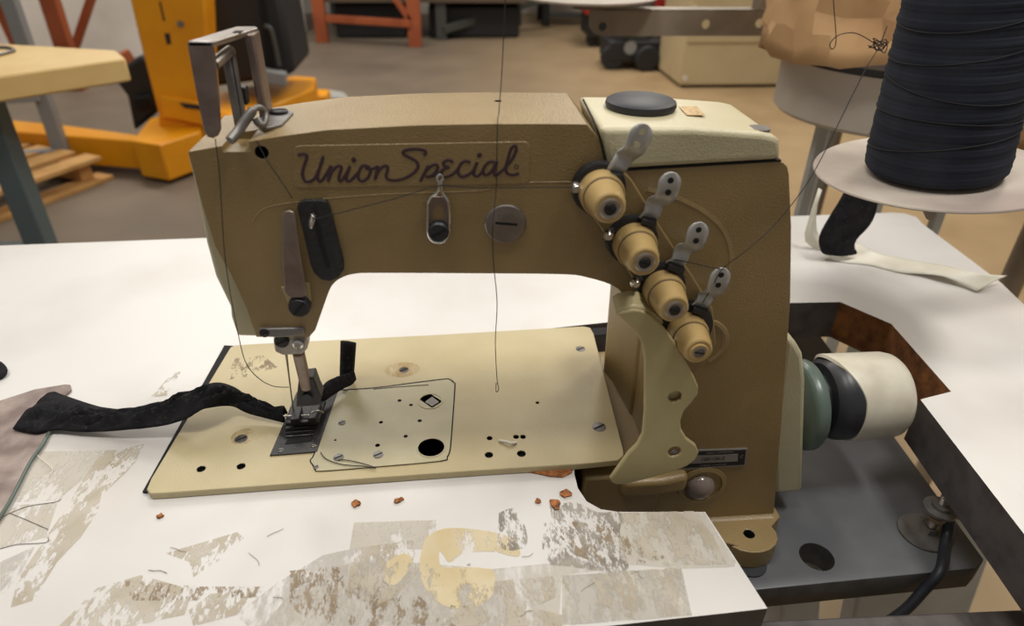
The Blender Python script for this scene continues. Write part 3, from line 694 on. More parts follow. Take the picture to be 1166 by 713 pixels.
obj('needle', MB().tube([n0, n0.lerp(n1,.3), n1], lambda t: .00085 if t < .35 else .00055, 8, 1), M['steel'], sm)
pf = MB()
pf.prism(F([(340,432),(357,430),(362,444),(366,452),(364,462),(337,464),(338,450)], YF+.016), (0,.012,0))
pfo = obj('presser_foot', pf, M['black'], sm, .001)
ft2 = MB(); ft2.prism(G([(324,482),(362,480),(371,456),(333,458)], PT+.0085), (0,0,-.0035))
ft2.prism(G([(330,478),(340,477),(344,462),(336,462)], PT+.013), (0,0,-.005)); ft2.prism(G([(350,477),(359,476),(366,458),(356,459)], PT+.013), (0,0,-.006))
obj('foot_sole', ft2, M['black'], pfo, .0006)
obj('foot_wire', MB().tube([onz(323,474,PT+.010), onz(336,473.5,PT+.010), onz(350,473,PT+.010), onz(360,472,PT+.010)], .0007, 8, 2), M['steel'], pfo)
obj('foot_screw', MB().lathe(ony(350,452,YF+.016), NY, [(.0035,0),(.0035,.002)], 16), M['rubber'], pfo)
obj('foot_spring', MB().tube([onz(355,470,PT+.016), onz(362,468,PT+.016), onz(368,470,PT+.012)], .0009, 8, 3), M['steel'], pfo)

# take-up bracket on top of the head -------------------------------------------
tk = thing('take_up_guard', (0,0,0), 'x', 'x'); del tk['label']; del tk['category']; tk.parent = sm; tk.location = -org(sm); ORG[tk.name] = Vector((0,0,0))
Y1, Y2 = YF+.004, YF+.050
fl = F([(213,50),(214,46),(241,47),(243.5,50),(248,95),(250,120),(241.5,150),(238,156),(231,157.5),(225,154),(222,146),(217,95)], Y1)
fl = F([(213,51),(214,47),(240,48),(243,51),(246,80),(249,110),(251,148),(248,155),(242,158),(236,156),(232,150),(222,100)], Y1)
obj('front_leg', MB().prism(fl, (0,.0025,0)), M['pink'], tk, .0006)
a0, a1 = ony(213,48,Y1), ony(243,48,Y1)
zt = a0.z
q0 = Vector((a0.x, Y1, zt)); q1 = Vector((a1.x, Y1, zt))
SK = .012
tp_ = MB(); tp_.prism([q0+Vector((0,0,.0005)), q1+Vector((0,0,.0005)), Vector((q1.x+SK, Y2-.004, zt+.0005)), Vector((q1.x+SK-.002, Y2, zt+.0005)), Vector((q0.x+SK, Y2, zt+.0005))], (0,0,-.003))
obj('top_strap', tp_, M['steel'], tk, .0008)
wd = q1.x-q0.x
zb = 1.025
# channel side: rear leg
obj('rear_leg', MB().box((q0.x+SK+wd*.62, Y2-.016, zb), (q1.x+SK, Y2-.001, zt-.001)), M['pink'], tk, .0012)
obj('strap_slot', MB().prism([Vector((q0.x+.010+wd*.45, Y2-.022, zt+.0006)), Vector((q0.x+.010+wd*.8, Y2-.022, zt+.0006)), Vector((q0.x+.010+wd*.8, Y2-.016, zt+.0006)), Vector((q0.x+.010+wd*.45, Y2-.016, zt+.0006))], (0,0,.0002)), M['dark'], tk)
al = MB().tube([ony(243,74,Y1+.004), ony(252,66,Y1+.014), ony(262,58,Y1+.03)], .0030, 12, 3)
obj('cross_pin', al, M['steel'], tk)
tu = MB(); tu.bar(ony(258,62,Y1+.026), ony(274,150,Y1+.020), .0045, .0045, up=(0,1,0)); tu.bar(ony(265,60,Y1+.027), ony(279,140,Y1+.021), .002, .0045, up=(0,1,0))
obj('take_up_lever', tu, M['dull'], tk, .0008)
obj('lever_block', MB().bar(ony(276,98,Y1+.03), ony(278,118,Y1+.03), .005, .006, up=(0,1,0)), M['black'], tk, .0008)
# eyelet bracket and bent tube guide
zt2 = ony(320,155,YF).z
eb = obj('eyelet_bracket', MB().prism(G([(291,137),(296,129),(330,125.5),(334,128),(321,141),(300,145.5)], zt2+.001), (0,0,-.002)), M['dull'], sm, .0006)
slot_screw('eyelet_screw', onz(318,128.5,zt2+.001), .0050, wz, M['black'], eb, .0018, .2)
tg = [ony(262,160,YF-.004), ony(272,148,YF+.002), ony(281,135,YF+.006), ony(288,126,YF+.009), ony(295,122.5,YF+.013), ony(301,127,YF+.016), ony(303,135,YF+.014), ony(300,142,YF+.010), ony(294,141,YF+.008), ony(290,135,YF+.008)]
obj('tube_guide', MB().tube(tg, lambda t: .0026 if t < .35 else .0017, 12, 5), M['dull'], eb)

# ================================================================== THREADS
def thread(pts, label, r=.00028, smooth=5, group=None, name='sewing_thread', m='thread'):
    o = obj(name, MB().tube(pts, r, 6, smooth), M[m]); tag(o, label, 'thread', group); return o
yt = YF-.0022
zt3 = ony(568,141,YF).z
thread([Vector((ony(576,-12,YF+.03).x, YF+.03, ony(576,-12,YF+.03).z)), ony(573,50,YF+.028), ony(571,90,YF+.02), ony(568,128,YF+.006), ony(566.5,142,YF-.003), ony(565,215,yt), ony(561,260,yt-.011), ony(562,300,yt), ony(566,345,yt+.0), ony(564,390,YF+.01), ony(566,432,YF+.015), ony(568,443,YF+.015), ony(565,446,YF+.015), ony(565,436,YF+.015)],
       'long grey thread falling from above, down the arm front and into the opening')
thread([ony(245,158,yt), ony(250,200,yt), ony(257,300,yt), ony(272,384,yt), ony(281,415,YF), ony(296,432,YF+.01), ony(312,440,YF+.02), ony(329,441,YF+.02)], 'thread running down the left of the head and curling to the needle')
thread([ony(292,160,YF+.0), ony(303,181,yt), ony(320,206,yt), ony(333,226,yt)], 'short thread slanting from the small hole towards the black slotted plate')
thread([ony(357,250,YF-.006), ony(400,239,YF-.004), ony(450,226,YF-.004), ony(500,212,YF-.0045), ony(545,214,YF-.004), ony(655,213,YF-.008)], 'thread crossing the arm under the lettering through the wire guide')
thread([ony(768,296,YF-.010), ony(790,300,YF-.012), ony(812,305,YF-.016), ony(821,306,YF-.0205)], 'short thread between the two lowest tension guide arms')
up = [ony(800,345,YF-.012), ony(812,325,YF-.018), ony(823,306,YF-.0205), ony(850,285,YF-.02), ony(880,258,YF-.01), ony(915,215,YF), ony(938,175,YF+.01), ony(960,130,YF+.02), ony(985,80,YF+.03), ony(1000,55,YF+.04), ony(1010,30,YF+.045)]
thread(up, 'knotted grey thread rising from the lowest tension arm to the cone', .0003)
kn_ = [ony(1000+9*math.cos(t*1.9)+random.uniform(-4,4), 52+7*math.sin(t*2.3)+random.uniform(-3,3), YF+.04) for t in range(16)]
thread(kn_, 'tangled knot of thread beside the black cone', .0003)
thread([ony(1000,52,YF+.04), ony(975,38,YF+.045), ony(955,40,YF+.045), ony(945,50,YF+.045), ony(948,56,YF+.045), ony(952,45,YF+.045), ony(949,0,YF+.05), ony(950,-15,YF+.05)], 'thread looping left from the knot in front of the brown paper', .0003)
thread(G([(365,515),(372,523),(390,529),(415,531),(428,533),(414,528),(395,524),(385,524)], PT+.0016), 'loose thread curl lying on the corner of the slide plate', .0003)
thread([onz(568,502,PT+.0006),onz(576,503,PT+.002), onz(582,505,PT+.002), onz(588,504,PT+.0006)], 'white fluff scrap beside the small holes in the plate', .0010, name='lint_scrap', m='ribbon')
thread(G([(40,515),(46,508),(40,500),(36,508),(44,520),(60,535),(50,545)], T+.002), 'pale loose thread by the brown sheet at left', .0003, m='ribbon')

# ================================================================== FABRIC STRIPS
def wavy(rows, amp, fr_, ph=0):
    for r in rows:
        for p in r:
            p.z += amp*noise.noise(Vector((p.x*fr_+ph, p.y*fr_, 0)))
    return rows
def cloth(topedge_, botedge, zt_, zb_, bulge, nx_=70, ny_=10, amp=.0025):
    a = crom([Vector((x, y, z)) for (x, y), z in zip(topedge_, zt_)], 10); b = crom([Vector((x, y, z)) for (x, y), z in zip(botedge, zb_)], 10)
    def samp(c, t):
        f = t*(len(c)-1); i = min(int(f), len(c)-2); return c[i].lerp(c[i+1], f-i)
    rows = []
    for i in range(nx_+1):
        t = i/nx_; p = samp(a, t); q = samp(b, t); P0 = onz(p.x, p.y, p.z); P1 = onz(q.x, q.y, q.z); row = []
        for j in range(ny_+1):
            s_ = j/ny_; v = P0.lerp(P1, s_); v.z += bulge*math.sin(math.pi*s_)
            v += Vector((0,0,1))*amp*noise.noise(Vector((t*22+s_*3, s_*4, 3)))*math.sin(math.pi*s_)
            row.append(v)
        rows.append(row)
    return rows
te = [(62,447),(90,457),(118,465),(150,467),(185,459),(215,447),(243,437),(262,440),(280,450),(300,460),(327,471)]
be = [(15,489),(40,494),(62,490),(100,492),(140,490),(185,485),(213,476),(232,466),(262,462),(285,471),(324,481)]
zt_ = [T+.012,T+.012,T+.012,T+.014,T+.018,PT+.022,PT+.024,PT+.022,PT+.016,PT+.011,PT+.009]
zb_ = [T+.004,T+.004,T+.004,T+.005,T+.009,T+.013,PT+.016,PT+.020,PT+.012,PT+.006,PT+.003]
rows = cloth(te, be, zt_, zb_, .006, 110, 14, .008)
tag(obj('fabric_strip', MB().grid(rows), M['fabric'], solid=.0018, smooth=60), 'crumpled black fabric strip running from left over the plate into the presser foot', 'fabric')
sc2 = thing('fabric_strip', onz(375,440,PT), 'folded black fabric end standing up behind the presser foot', 'fabric')
r2 = cloth([(364,446),(372,436),(384,430),(394,427),(402,424)], [(362,462),(376,452),(390,443),(400,438),(405,432)], [PT+.014]*5, [PT+.005,PT+.006,PT+.006,PT+.006,PT+.006], .004, 30, 8, .002)
obj('lying_fold', MB().grid(r2), M['fabric'], sc2, solid=.0016, smooth=60)
yy = onz(397,432,PT+.004).y
r3 = []
for t in range(13):
    s_ = t/12; L_ = Vector((389+ (388-389)*s_, 388+40*s_)); R_ = Vector((404.5-3*s_, 390+42*s_)); row = []
    for j in range(6):
        u = j/5; p = L_.lerp(R_, u); v = ony(p.x, p.y, yy+.004-.006*math.sin(math.pi*u)-.002*s_); row.append(v)
    r3.append(row)
obj('standing_fold', MB().grid(r3), M['fabric'], sc2, solid=.0022, smooth=60)

# brown smudged sheet at left
bs = [(-60,470),(0,455),(10,452),(45,441),(72,437),(80,438),(80,443),(74,451),(66,455),(62,470),(52,492),(38,525),(0,590),(-60,660)]
bs = [(-60,472),(0,456),(40,443),(74,437.5),(80,438),(81,443),(73,450),(64,448),(52,450),(42,458),(30,478),(32,488),(56,491),(48,505),(34,525),(0,587),(-60,650)]
sh = thing('work_sheet', onz(0,520,T), 'smudged brown metal sheet at the left edge under the fabric strip end', 'metal sheet')
obj('sheet', MB().prism(G(bs, T+.003), (0,0,-.0022)), M['dirtplate'], sh, .0005)
obj('sheet_edge', MB().tube(G([(57,490),(48,507),(34,527),(0,589),(-60,655)], T+.003), .0012, 8, 4), M['green'], sh)
tag(obj('fabric_scrap', MB().tube([onz(-10,412,T+.004), onz(0,416,T+.005), onz(4,424,T+.004), onz(-4,430,T+.003)], .003, 8, 4), M['fabric']), 'tiny dark scrap at the far left of the white table', 'fabric')

# ================================================================== RIBBON + BLACK TAPE behind right
zR = T+.002
rt_ = [(937,295),(950,288),(973,276),(1000,288),(1040,297),(1078,303),(1110,311),(1147,314)]
rb_ = [(945,296),(962,299),(990,302),(1022,310),(1050,312),(1075,315),(1093,323),(1112,332)]
rr_ = cloth(rt_, rb_, [T+.002,T+.003,T+.006,T+.006,T+.006,T+.009,T+.014,T+.012], [T+.001,T+.001,T+.001,T+.001,T+.004,T+.008,T+.004,T+.002], .001, 50, 6, .001)
rbn = thing('paper_ribbon', onz(1000,296,T), 'white ribbon curling across the rear right of the white table', 'ribbon')
obj('flat_run', MB().grid(rr_), M['ribbon'], rbn, solid=.0004, smooth=60)
yv = onz(930,284,T).y
lp = []
for (xl, yl, xr, yr) in ((932,214,936,216),(926,232,931,232),(920,252,929,250),(916,266,930,262),(917,275,935,274),(926,284,948,282),(938,293,960,288)):
    a = ony(xl, yl, yv); b = ony(xr, yr, yv)
    a.z = max(a.z, T+.001); b.z = max(b.z, T+.001); lp.append([a, a.lerp(b,.5)+Vector((0,-.004,0)), b])
obj('curled_end', MB().grid(lp), M['ribbon'], rbn, solid=.0004, smooth=60)
yv2 = onz(955,292,T).y-.012
bl = []
for (xl, yl, xr, yr) in ((962,215,1000,218),(957,226,1001,226),(948,240,999,238),(938,256,995,252),(931,270,985,264),(932,280,975,272),(935,291,972,283),(942,294,978,292)):
    row = []
    for j in range(7):
        u = j/6; p = ony(xl+(xr-xl)*u, yl+(yr-yl)*u, yv2-.006*math.sin(math.pi*u)); p.z = max(p.z, T+.009); row.append(p)
    bl.append(row)
tag(obj('fabric_tape', MB().grid(bl), M['fabric'], solid=.0012, smooth=60, sub=1), 'black fabric tape standing up from the white ribbon on the rear table', 'fabric')

# ================================================================== THREAD STAND AND CONES
dz_ = .945
dcn = onz(1062, 196, dz_)
st = thing('thread_stand', Vector((.72, dcn.y+.06, 0)), 'grey steel thread stand with round discs holding the black cone', 'thread stand')
Rd = .093
tilt = (Vector((-.10, 0.02, 1))).normalized()
disc = obj('spool_disc', MB().lathe(dcn, tilt, [(.02,-.004),(Rd*.9,-.002),(Rd,.0012),(Rd+.0006,.0022),(Rd,.0032),(Rd*.93,.002),(Rd*.6,-.0002),(.01,0)], 80), M['disc'], st)
obj('disc_bolt', MB().lathe(dcn-tilt*.012+Vector((-.002,-.055,0)), tilt, [(.003,0),(.005,.003),(.005,.008)], 12), M['black'], st)
obj('disc_lug', MB().prism(F([(1051,232),(1067,232),(1066,247),(1062,252),(1057,251),(1053,242)], dcn.y-.045), (0,.004,0)), M['galv'], st, .001)
px0 = Vector((.72, dcn.y+.06, 0))
obj('pole', MB().lathe(Vector((px0.x,px0.y,0)), wz, [(.012,0),(.012,1.75)], 20), M['galv'], st)
obj('foot_plate', MB().lathe(Vector((px0.x,px0.y,0)), wz, [(.12,0),(.12,.01),(.02,.014)], 32), M['galv'], st)
obj('support_arm', MB().bar(dcn-tilt*.011, Vector((px0.x,px0.y,dz_-.012)), .02, .004), M['galv'], st, .0005)
# cone
bc = dcn+tilt*.0022
rad0, rad1, hh = .0535, .044, .215
prof = []
N = 150
for i in range(N+1):
    t = i/N; r = rad0+(rad1-rad0)*t
    if t < .04: r -= .004*(1-t/.04)**2
    r += .00035*math.sin(i*2.4)+.0003*math.sin(i*.7)
    prof.append((r, .001+hh*t))
prof += [(rad1-.004, hh+.003), (.02, hh+.004), (.02, hh+.012)]
co = thing('thread_cone', bc, 'large cone of black thread standing on the round grey disc', 'thread cone')
obj('yarn_body', MB().lathe(bc, tilt, prof, 90), M['yarn'], co, smooth=60)
wr = MB(); u_ = tilt.orthogonal().normalized(); w_ = tilt.cross(u_)
for kk in range(7):
    h0 = [.03,.05,.075,.10,.125,.15,.17][kk]; amp = random.uniform(.004,.011); ph = random.uniform(0,6.28); pts = []
    for s_ in range(61):
        a = 2*math.pi*s_/60; h = h0+amp*math.sin(a+ph); r = rad0+(rad1-rad0)*h/hh+.0006; pts.append(bc+tilt*h+(u_*math.cos(a)+w_*math.sin(a))*r)
    wr.tube(pts, .0004, 5, 1)
obj('wound_strand', wr, M['thread'], co)
# perforated bar with far disc
ba = [(671,14),(674,11),(890,11),(1015,13),(1015,41),(890,41),(684,41),(676,38),(671,30)]
YA = 1.36
barn = thing('spool_arm', Vector((ony(800,25,YA).x, YA, 0)), 'horizontal perforated grey steel arm of the rear thread stand', 'thread stand arm')
pb = obj('arm_bar', MB().prism(F(ba, YA), (0,.004,0)), M['galv'], barn)
hb = MB()
for x_ in ((687,31),(805,28),(866,27)): hb.lathe(ony(*x_, YA-.005), (0,1,0), [(.0082,0),(.0082,.02)], 24)
cut(pb, hb, M['galv'])
tpb = F([(674,11),(1015,13)], YA)
obj('arm_flange', MB().box((tpb[0].x, YA, tpb[0].z-.002), (tpb[1].x, YA+.045, tpb[0].z)), M['galv'], barn, .0005)
obj('arm_post', MB().lathe(Vector((tpb[1].x-.03, YA+.03, 0)), wz, [(.014,0),(.014,tpb[0].z-.003)], 20), M['galv'], barn)
dd_ = Vector((ony(672,-2,YA).x, YA+.02, ony(672,-1,YA).z))
fd = obj('spool_disc', MB().lathe(dd_, wz, [(.01,-.003),(.125,0),(.13,.003),(.13,.005),(.0,.005)], 60), M['disc'], barn)
obj('disc_hub', MB().lathe(Vector((dd_.x,dd_.y,tpb[0].z)), wz, [(.03,0),(.026,max(.01,dd_.z-tpb[0].z-.004))], 24), M['galv'], barn)
hx = ony(870,4,YA); obj('disc_hub', MB().lathe(Vector((hx.x,YA+.02,tpb[0].z)), wz, [(.014,0),(.014,.03)], 24), M['galv'], barn)
# grey drum with kraft paper
YD = 1.02
dl = ony(896,100,YD); dm = ony(1012,100,YD); Rdr = dm.x-dl.x
zt4 = ony(990,97,YD-Rdr).z; zb4 = ony(990,166,YD-Rdr).z
dr = thing('drum', Vector((dm.x, YD, 0)), 'round grey drum on legs behind the black thread cone', 'drum')
obj('shell', MB().lathe(Vector((dm.x,YD,zb4)), wz, [(Rdr*.96,0),(Rdr,.006),(Rdr*1.0,zt4-zb4-.008),(Rdr*1.0,zt4-zb4)], 64), M['drum'], dr)
obj('rim', MB().lathe(Vector((dm.x,YD,zt4)), wz, [(Rdr*.99,0),(Rdr*.99,.010)], 64), M['rubber'], dr, label='black rim under the paper')
for a in (200, 250, 320, 90):
    lx = dm.x+Rdr*.75*math.cos(math.radians(a)); ly = YD+Rdr*.75*math.sin(math.radians(a))
    obj('leg', MB().box((lx-.007,ly-.007,0),(lx+.007,ly+.007,zb4)), M['lightgrey'], dr)
# kraft paper: crumpled skirt
pz0 = zt4+.011
def kraft(center, prof_fn, z0, z1, nseg=44, nz=13, seed=0):
    rows = []
    for i in range(nz+1):
        t = i/nz; row = []
        for k in range(nseg+1):
            a = 2*math.pi*k/nseg
            r = prof_fn(t, a)
            nn = Vector((math.cos(a)*3+seed, math.sin(a)*3, t*3))
            r *= 1+.07*noise.noise(nn*1.1)+.09*abs(noise.noise(nn*1.7))+.05*abs(noise.noise(nn*4))
            z = z0+(z1-z0)*t
            if t < .12: z += .028*noise.noise(Vector((math.cos(a)*2.5+seed, math.sin(a)*2.5, 7)))
            if k < nseg:
                r += random.uniform(-.004, .004); a += random.uniform(-.035, .035); z += random.uniform(-.005, .005)
                row.append(Vector((center.x+r*math.cos(a), center.y+r*math.sin(a), z)))
            else: row.append(row[0].copy())
        rows.append(row)
    return rows
kp = MB().grid(kraft(Vector((dm.x-.005,YD,0)), lambda t, a: Rdr*(1.16-.06*t) , pz0-.006, pz0+.30, seed=2))
tag(obj('kraft_paper_wrap', kp, M['paper'], smooth=12, solid=.001), 'crumpled brown kraft paper wrapped above the grey drum', 'paper')
rp = []
cx2 = ony(1222,110,1.0)
kp2 = MB().grid(kraft(Vector((cx2.x+.06,1.02,0)), lambda t, a: .15*(1-.1*t), ony(1150,172,1.0).z, ony(1150,172,1.0).z+.35, seed=9))
kt = thing('kraft_paper_bundle', Vector((cx2.x+.06,1.02,ony(1150,172,1.0).z)), 'brown kraft paper bundle at the right edge behind the black cone', 'paper')
obj('paper', kp2, M['paper'], kt, smooth=12, solid=.001)
obj('stand_column', MB().lathe(Vector((cx2.x+.06,1.02,0)), wz, [(.02,0),(.02,ony(1150,172,1.0).z+.02)], 24), M['galv'], kt)

# ================================================================== BACKGROUND LEFT
# workbench
bz = .80
def gz(px, z): return onz(*px, z)
c1 = gz((143,62), bz); c2 = gz((0,52), bz); 
bn = thing('workbench', Vector((c1.x-.5, c1.y, 0)), 'pale birch topped workbench with slate blue steel legs at the left edge', 'workbench')
f1 = gz((143,66), bz); f0 = gz((0,86), bz)
dv = (f0-f1); bk = (c2-c1)
topb = [f1, f1+dv*1.6, c1+bk*2.5, gz((132,57), bz)]
obj('bench_top', MB().prism(topb, (0,0,-.055)), M['wood'], bn, .006)
lg = ony(18,215,f1.y-.10)
yl = f1.y-.12
q = F([(-14,130),(6,130),(40,283),(10,283)], yl)
def vpost(px, y, w, d, z0, z1): 
    c = ony(*px, y); return MB().box((c.x-w/2, y, z0), (c.x+w/2, y+d, z1))
obj('leg', vpost((22,235), yl, .055, .055, 0, bz-.056), M['benchleg'], bn, .004)
obj('leg', vpost((22,235), yl+.5, .055, .055, 0, bz-.056), M['benchleg'], bn, .004)
lc = ony(22,235,yl)
obj('leg', MB().box((lc.x-1.2, yl, 0), (lc.x-1.145, yl+.055, bz-.056)), M['benchleg'], bn, .004)
obj('stretcher', MB().box((lc.x-1.2, yl+.01, .30), (lc.x, yl+.045, .36)), M['benchleg'], bn, .003)
obj('apron', MB().box((lc.x-1.2, yl+.02, bz-.12), (lc.x+.02, yl+.05, bz-.056)), M['benchleg'], bn, .003)
# item on bench
tag(obj('cable_coil', MB().tube([gz((-10,64),bz+.004), gz((8,60),bz+.004), gz((16,57),bz+.004), gz((8,54),bz+.004), gz((-8,54),bz+.004)], .004, 8, 5), M['dull']), 'grey cable loop lying on the birch bench top', 'cable')
# grey post frame
yp = 3.25
gp_ = thing('steel_trestle', Vector((ony(45,130,yp).x, yp, 0)), 'light grey steel upright frame behind the birch bench', 'frame')
obj('upright', vpost((52,130), yp, .06, .05, 0, 2.0), M['postgrey'], gp_, .004)
obj('upright', vpost((52,130), yp+.7, .06, .05, 0, 2.0), M['postgrey'], gp_, .004)
a = ony(68,180,yp); obj('cross_rail', MB().bar(a+Vector((.0,0,.02)), a+Vector((-1.0,-.25,.02)), .05, .05), M['postgrey'], gp_, .004)
a = ony(45,108,yp); obj('cross_rail', MB().bar(a, a+Vector((-1.0,-.25,.0)), .05, .05), M['postgrey'], gp_, .004)
# pallet
p1 = onz(106,176,.12); p2 = onz(0,212,.12)
pl = thing('pallet', Vector((p1.x-.5, p1.y, 0)), 'low pine pallet on the floor under the bench', 'pallet')
e = (p2-p1).normalized(); nrm = Vector((e.y, -e.x, 0)); 
if nrm.y < 0: nrm = -nrm
for k in range(4):
    b0_ = p1+nrm*(.02+k*.16)*.9
    if k == 0: b0_ = p1
    obj('deck_board', MB().bar(b0_+Vector((0,0,-.01)), b0_+e*1.2+Vector((0,0,-.01)), .10, .02), M['pallet'], pl, .002)
for k in range(3):
    s0 = p1+e*(.06+.5*k); obj('stringer', MB().bar(s0+Vector((0,0,-.06)), s0+nrm*.46+Vector((0,0,-.06)), .06, .08), M['pallet'], pl, .002)
for k in (0, 3):
    b0_ = p1+nrm*k*.144; obj('bottom_board', MB().bar(b0_+e*-.03+Vector((0,0,-.11)), b0_+e*1.2+Vector((0,0,-.11)), .10, .02), M['pallet'], pl, .002)

# yellow stacker
sk0 = onz(170,186,0.0)
Ys = onz(200,176,.05).y
fk = thing('pallet_stacker', Vector((ony(200,150,Ys).x, Ys, 0)), 'yellow walkie pallet stacker with black body on the warehouse floor', 'pallet stacker')
obj('mast', MB().prism(F([(143,-20),(232,-20),(236,60),(238,110),(232,165),(204,180),(182,178),(180,130),(162,60)], Ys), (0,.16,0)), M['yellow'], fk, .01)
obj('mast_slot', MB().prism(F([(181,2),(183,2),(188,24),(186,24)], Ys-.002), (0,.004,0)), M['blackbg'], fk)
obj('mast_slot', MB().prism(F([(187,38),(193,38),(195,50),(190,51)], Ys-.002), (0,.004,0)), M['blackbg'], fk)
obj('mast_bolt', MB().lathe(ony(206,27,Ys), NY, [(.014,0),(.014,.01)], 14), M['steel'], fk)
# outrigger leg toward left: box beam
la = [onz(0,152,.10), onz(0,132,.17)]
hz_ = .17
t0 = onz(148,156,hz_); t1 = onz(183,160,hz_); t2 = onz(70,143,hz_); t3 = onz(-60,128,hz_); 
legp = [onz(152,160,hz_), onz(178,156,hz_), onz(72,142,hz_), onz(-80,128,hz_), onz(-80,143,hz_)]
mbx = MB().prism(legp, (0,0,-hz_+.03)); obj('outrigger', mbx, M['yellow'], fk, .008)
obj('base_plate', MB().prism([onz(150,160,.19), onz(182,165,.19), onz(228,150,.19), onz(232,120,.19), onz(170,135,.19)], (0,0,-.17)), M['yellow'], fk, .008)
# right outrigger/fork
rg = [onz(190,122,.30), onz(238,124,.30), onz(300,112,.30), onz(356,95,.30), onz(360,82,.30), onz(330,84,.30), onz(250,104,.30)]
obj('fork_carriage', MB().prism([onz(236,134,.22), onz(262,131,.22), onz(318,117,.22), onz(357,101,.22), onz(360,88,.22), onz(335,86,.22), onz(240,108,.22)], (0,0,-.15)), M['yellow'], fk, .01)
obj('fork_tip', MB().prism([onz(345,112,.12), onz(372,108,.12), onz(376,102,.12), onz(350,100,.12)], (0,0,-.09)), M['yellow'], fk, .01)
obj('fork_toe', MB().prism([onz(372,110,.07), onz(398,112,.04), onz(392,105,.05), onz(374,102,.07)], (0,0,-.03)), M['lightgrey'], fk, .006)
obj('bracket', MB().prism(F([(182,110),(232,118),(244,128),(240,145),(200,136),(184,134)], Ys-.03), (0,.05,0)), M['yellow'], fk, .006)
obj('bracket_slot', MB().prism(F([(204,117),(236,121),(244,127),(210,123)], Ys-.034), (0,.006,0)), M['blackbg'], fk)
yb_ = Ys+.35
obj('battery_body', MB().prism(F([(200,-20),(316,-20),(328,40),(336,84),(300,92),(240,100),(215,60)], yb_), (0,.5,0)), M['blackbg'], fk, .03)
obj('body_panel', MB().prism(F([(292,-20),(299,-20),(314,80),(304,84)], yb_-.004), (0,.01,0)), M['dark'], fk)
obj('hose', MB().tube([ony(302,30,yb_-.02), ony(308,33,yb_-.03), ony(313,50,yb_-.03), ony(318,75,yb_-.03)], .012, 8, 4), M['rackgrey'], fk)
obj('handle_block', MB().bar(ony(290,84,yb_-.05), ony(326,90,yb_-.05), .06, .07), M['postgrey'], fk, .01)
obj('drive_unit', MB().prism(F([(126,86),(160,62),(178,74),(178,128),(152,150),(144,110)], Ys+.25), (0,.25,0)), M['blackbg'], fk, .02)
obj('drive_step', MB().prism(F([(150,112),(170,110),(172,120),(154,124)], Ys+.2), (0,.06,0)), M['dark'], fk, .005)
for c_, r_ in (((-5,168),.06),):
    obj('load_wheel', MB().lathe(onz(5,160,.06), (0,1,0), [(r_,0),(r_,.05)], 24), M['blackbg'], fk)

# racks ---------------------------------------------------------------
def rackpost(px, y, w, root, m='orange', z1=2.6, d=.08):
    c = onz(*px, 0); yy_ = c.y if y is None else y
    x = ony(px[0], px[1], yy_).x
    return obj('upright', MB().box((x-w/2, yy_, 0), (x+w/2, yy_+d, z1)), M[m], root, .004)
rk = thing('pallet_rack', onz(420,50,0), 'orange and grey pallet rack with dark shelves at the back of the floor', 'rack')
pa = onz(367,49,0); pb_ = onz(473,54,0); pc_ = onz(503,46,0)
for p, w, m in ((pa,.11,'orange'),(pb_,.12,'orange')):
    obj('upright', MB().box((p.x-w/2,p.y,0),(p.x+w/2,p.y+.08,2.6)), M[m], rk, .004)
obj('upright', MB().box((pc_.x-.05,pc_.y,0),(pc_.x+.05,pc_.y+.08,2.6)), M['rackgrey'], rk, .004)
b1_ = ony(372,21,pa.y); b2_ = ony(468,27,pb_.y)
obj('beam', MB().bar(b1_, b2_, .05, .06), M['orange'], rk, .004)
obj('brace', MB().bar(ony(447,-6,pb_.y+.02), ony(467,24,pb_.y+.02), .04, .05), M['orange'], rk, .004)
obj('beam', MB().bar(ony(505,34,pc_.y), ony(640,-8,pc_.y+.6), .05, .07), M['rackgrey'], rk, .004)
obj('shelf', MB().box((pa.x, pa.y+.1, .33), (pc_.x+.8, pa.y+1.0, .38)), M['inwood'], rk)
obj('shelf', MB().box((pa.x, pa.y+.1, .85), (pc_.x+.8, pa.y+1.0, .9)), M['inwood'], rk)
for x_ in (pa.x, pb_.x+.4, pc_.x+.8): obj('upright', MB().box((x_-.05,pa.y+1.0,0),(x_+.05,pa.y+1.08,2.6)), M['rackgrey'], rk, .004)
for i, (x0_, x1_, z0_, z1_) in enumerate(((pa.x+.1, pb_.x-.1, .005, .30), (pb_.x+.12, pc_.x+.75, .005, .28), (pa.x+.15, pb_.x-.05, .385, .80), (pb_.x+.15, pc_.x+.4, .385, .75), (pc_.x+.45, pc_.x+.72, .385, .7))):
    b_ = obj('storage_bin', MB().box((x0_, pa.y+.25, z0_), (x1_, pa.y+.92, z1_)), M['blackbg'], bevel=.02)
    tag(b_, ['dark bin on the floor behind the two orange rack posts', 'dark bin on the floor right of the orange rack posts', 'dark bin on the lower shelf between the orange posts', 'dark bin on the lower shelf behind the grey post', 'dark bin at the right end of the lower rack shelf'][i], 'bin', 'dark bins in the rack')
lr = thing('pallet_rack', onz(84,104,0)+Vector((0,.3,0)), 'rust orange pallet rack standing behind the left workbench', 'rack')
ylr = onz(86,104,0).y
rackpost((86,104), ylr, .10, lr)
x_ = ony(86,104,ylr).x
obj('upright', MB().box((x_-.25, ylr-.95, 0), (x_-.15, ylr-.87, 2.6)), M['orange'], lr, .004)
obj('beam', MB().bar(ony(60,104,ylr), ony(150,62,ylr+.3), .05, .08), M['orange'], lr, .004)
obj('brace', MB().bar(ony(106,-8,ylr+.2), ony(82,64,ylr+.2), .04, .05), M['orange'], lr, .004)
obj('brace', MB().bar(ony(-8,-8,ylr), ony(24,60,ylr), .06, .06), M['orange'], lr, .004)

